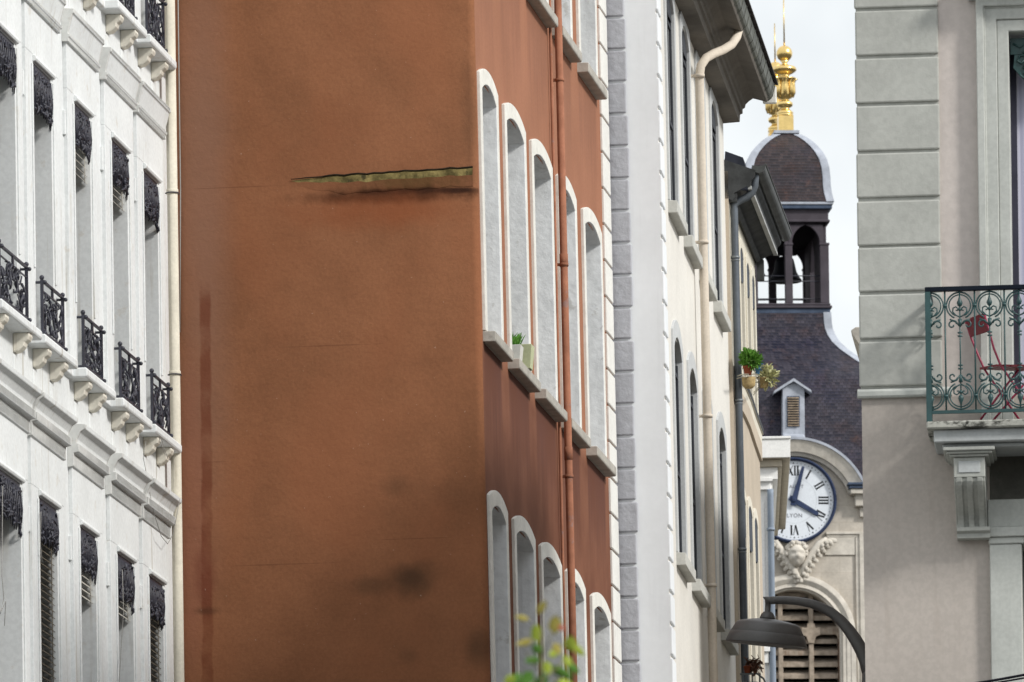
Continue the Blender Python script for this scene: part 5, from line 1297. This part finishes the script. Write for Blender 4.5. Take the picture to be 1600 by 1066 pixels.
spec = [(838, 960, 14, -18, 26, 11, 2), (828, 968, -1, -.2, 24, 8, 2), (866, 992, .1, -1, 30, 19, 2), (871, 978, 1, .5, 14, 9, 3), (840, 1005, -.1, -1, 30, 16, 1), (834, 1000, -1, .25, 28, 10, 2), (890, 1018, .1, -1, 24, 20, 1), (895, 1008, 1, .9, 24, 11, 1), (864, 1005, .6, .8, 20, 13, 2), (846, 1022, -.4, -.4, 20, 14, 0), (880, 1022, .6, 1, 26, 13, 1), (888, 1038, 1, .8, 22, 12, 0), (846, 1030, -1, .1, 26, 12, 0), (856, 1024, 1, -.3, 20, 10, 1), (812, 1050, -.4, .7, 26, 15, 0), (806, 1058, -1, .4, 20, 14, 1), (832, 1048, -.7, .9, 28, 18, 0), (850, 1050, -.2, 1, 30, 18, 4), (862, 1040, .8, .7, 28, 15, 0), (872, 1046, .9, .6, 26, 12, 0), (838, 1060, .2, 1, 26, 15, 1), (868, 1064, 1, .2, 28, 12, 1), (822, 1065, -.6, .6, 24, 14, 0), (852, 1032, .2, 1, 22, 14, 1)]
for x, y, dx, dy, l, w, mi in spec:
    leaf(mb, W(x, y, YT+rd.uniform(-.12, .12)), Vector((dx, rd.uniform(-.3, .3)*math.hypot(dx, dy), -dy)), l*kt*1.05, w*kt*1.2, rd, mi, Vector((rd.uniform(-.3, .3), 1, rd.uniform(-.3, .3))))
for b0, b1 in twigs:
    for j in range(16):
        q = b0.lerp(b1, rd.uniform(.25, 1.05))
        if q.z > 3.75: continue
        leaf(mb, q, Vector((rd.uniform(-1, 1), rd.uniform(-1, 1), rd.uniform(-.8, .5))), .045, .024, rd, rd.choice((0, 0, 0, 4, 4, 1)))
cr_ = mb.build('crown', LG_, tree)

# ================================================================== ground
def sheet(name, x0, x1, y0, y1, z0, z1, mat):
    mb = MB((0, 0, 0)); v = [(x, y, z) for z in (z0, z1) for x, y in ((x0, y0), (x1, y0), (x1, y1), (x0, y1))]
    mb.add(v, [[0, 1, 2, 3], [4, 5, 6, 7], [0, 1, 5, 4], [1, 2, 6, 5], [2, 3, 7, 6], [3, 0, 4, 7]]); return struct(mb.build(name, mat))
GRD = M('grey_paving', (.09, .087, .08), var=.1, vs=.6, bump=.2)
mb = MB((0, 0, 0)); mb.add([(-900, -900, 0), (900, -900, 0), (900, 1500, 0), (-900, 1500, 0)], [[0, 1, 2, 3]]); struct(mb.build('ground', GRD))
mb = MB((0, 0, 0)); mb.add([(-1.0, -60, .004), (2.3, -60, .004), (2.3, 60, .004), (4.2, 110, .004), (2.2, 110, .004), (-1.0, 68, .004)], [[0, 1, 2, 3, 4, 5]]); struct(mb.build('road', M('asphalt', (.05, .05, .052), var=.15, vs=2, bump=.3)))
sheet('pavement', -3.4, -1.15, -60, 60, 0, .12, GRD); sheet('pavement', 2.45, 4.5, 20, 58, 0, .12, GRD)

# ================================================================== light and sky
sd = Vector((.71, -.44, .56)).normalized()
elev = math.asin(sd.z); azim = math.atan2(sd.x, sd.y)
sl = bpy.data.lights.new('sun', 'SUN'); so = bpy.data.objects.new('sun', sl); COL.objects.link(so)
sl.energy = 2.8; sl.angle = R(9); sl.color = (1, .97, .92)
so.rotation_euler = (-sd).to_track_quat('-Z', 'Y').to_euler(); so.location = (20, 20, 40)
w = bpy.data.worlds.new('World'); sc.world = w; w.use_nodes = True
nt = w.node_tree; bg = nt.nodes['Background']
sky = N(nt, 'ShaderNodeTexSky'); sky.sky_type = 'NISHITA'; sky.sun_disc = False; sky.sun_elevation = elev; sky.sun_rotation = azim; sky.air_density = 1.; sky.dust_density = 2.
tc = N(nt, 'ShaderNodeTexCoord').outputs['Generated']
n = noise(nt, mapping(nt, tc, (1, 1, 1.6), (.35, .2, .1)), 5.5, 5, .5)
n2 = noise(nt, mapping(nt, tc, (1, 1, 1), (2, 1, 0)), 22., 4, .5)
f = rng(nt, math_(nt, 'ADD', math_(nt, 'MULTIPLY', n, .6), math_(nt, 'MULTIPLY', n2, .4)), .36, .58, .66, 1.)
sz = N(nt, 'ShaderNodeSeparateXYZ'); nt.links.new(tc, sz.inputs[0])
up = rng(nt, sz.outputs[2], .2, .95, 0., 1.)                       # overcast: the zenith is brighter than the horizon
cloud = mix(nt, up, (13.4, 13.9, 14.1), (16.0, 16.3, 16.8))
cl = mix(nt, f, sky.outputs[0], cloud)
nt.links.new(cl, bg.inputs['Color']); bg.inputs['Strength'].default_value = .075
vs = sc.view_settings; vs.view_transform = 'Standard'; vs.look = 'None'; vs.gamma = 1; vs.exposure = .05
sc.cycles.use_adaptive_sampling = True
sc.cycles.max_bounces = 6
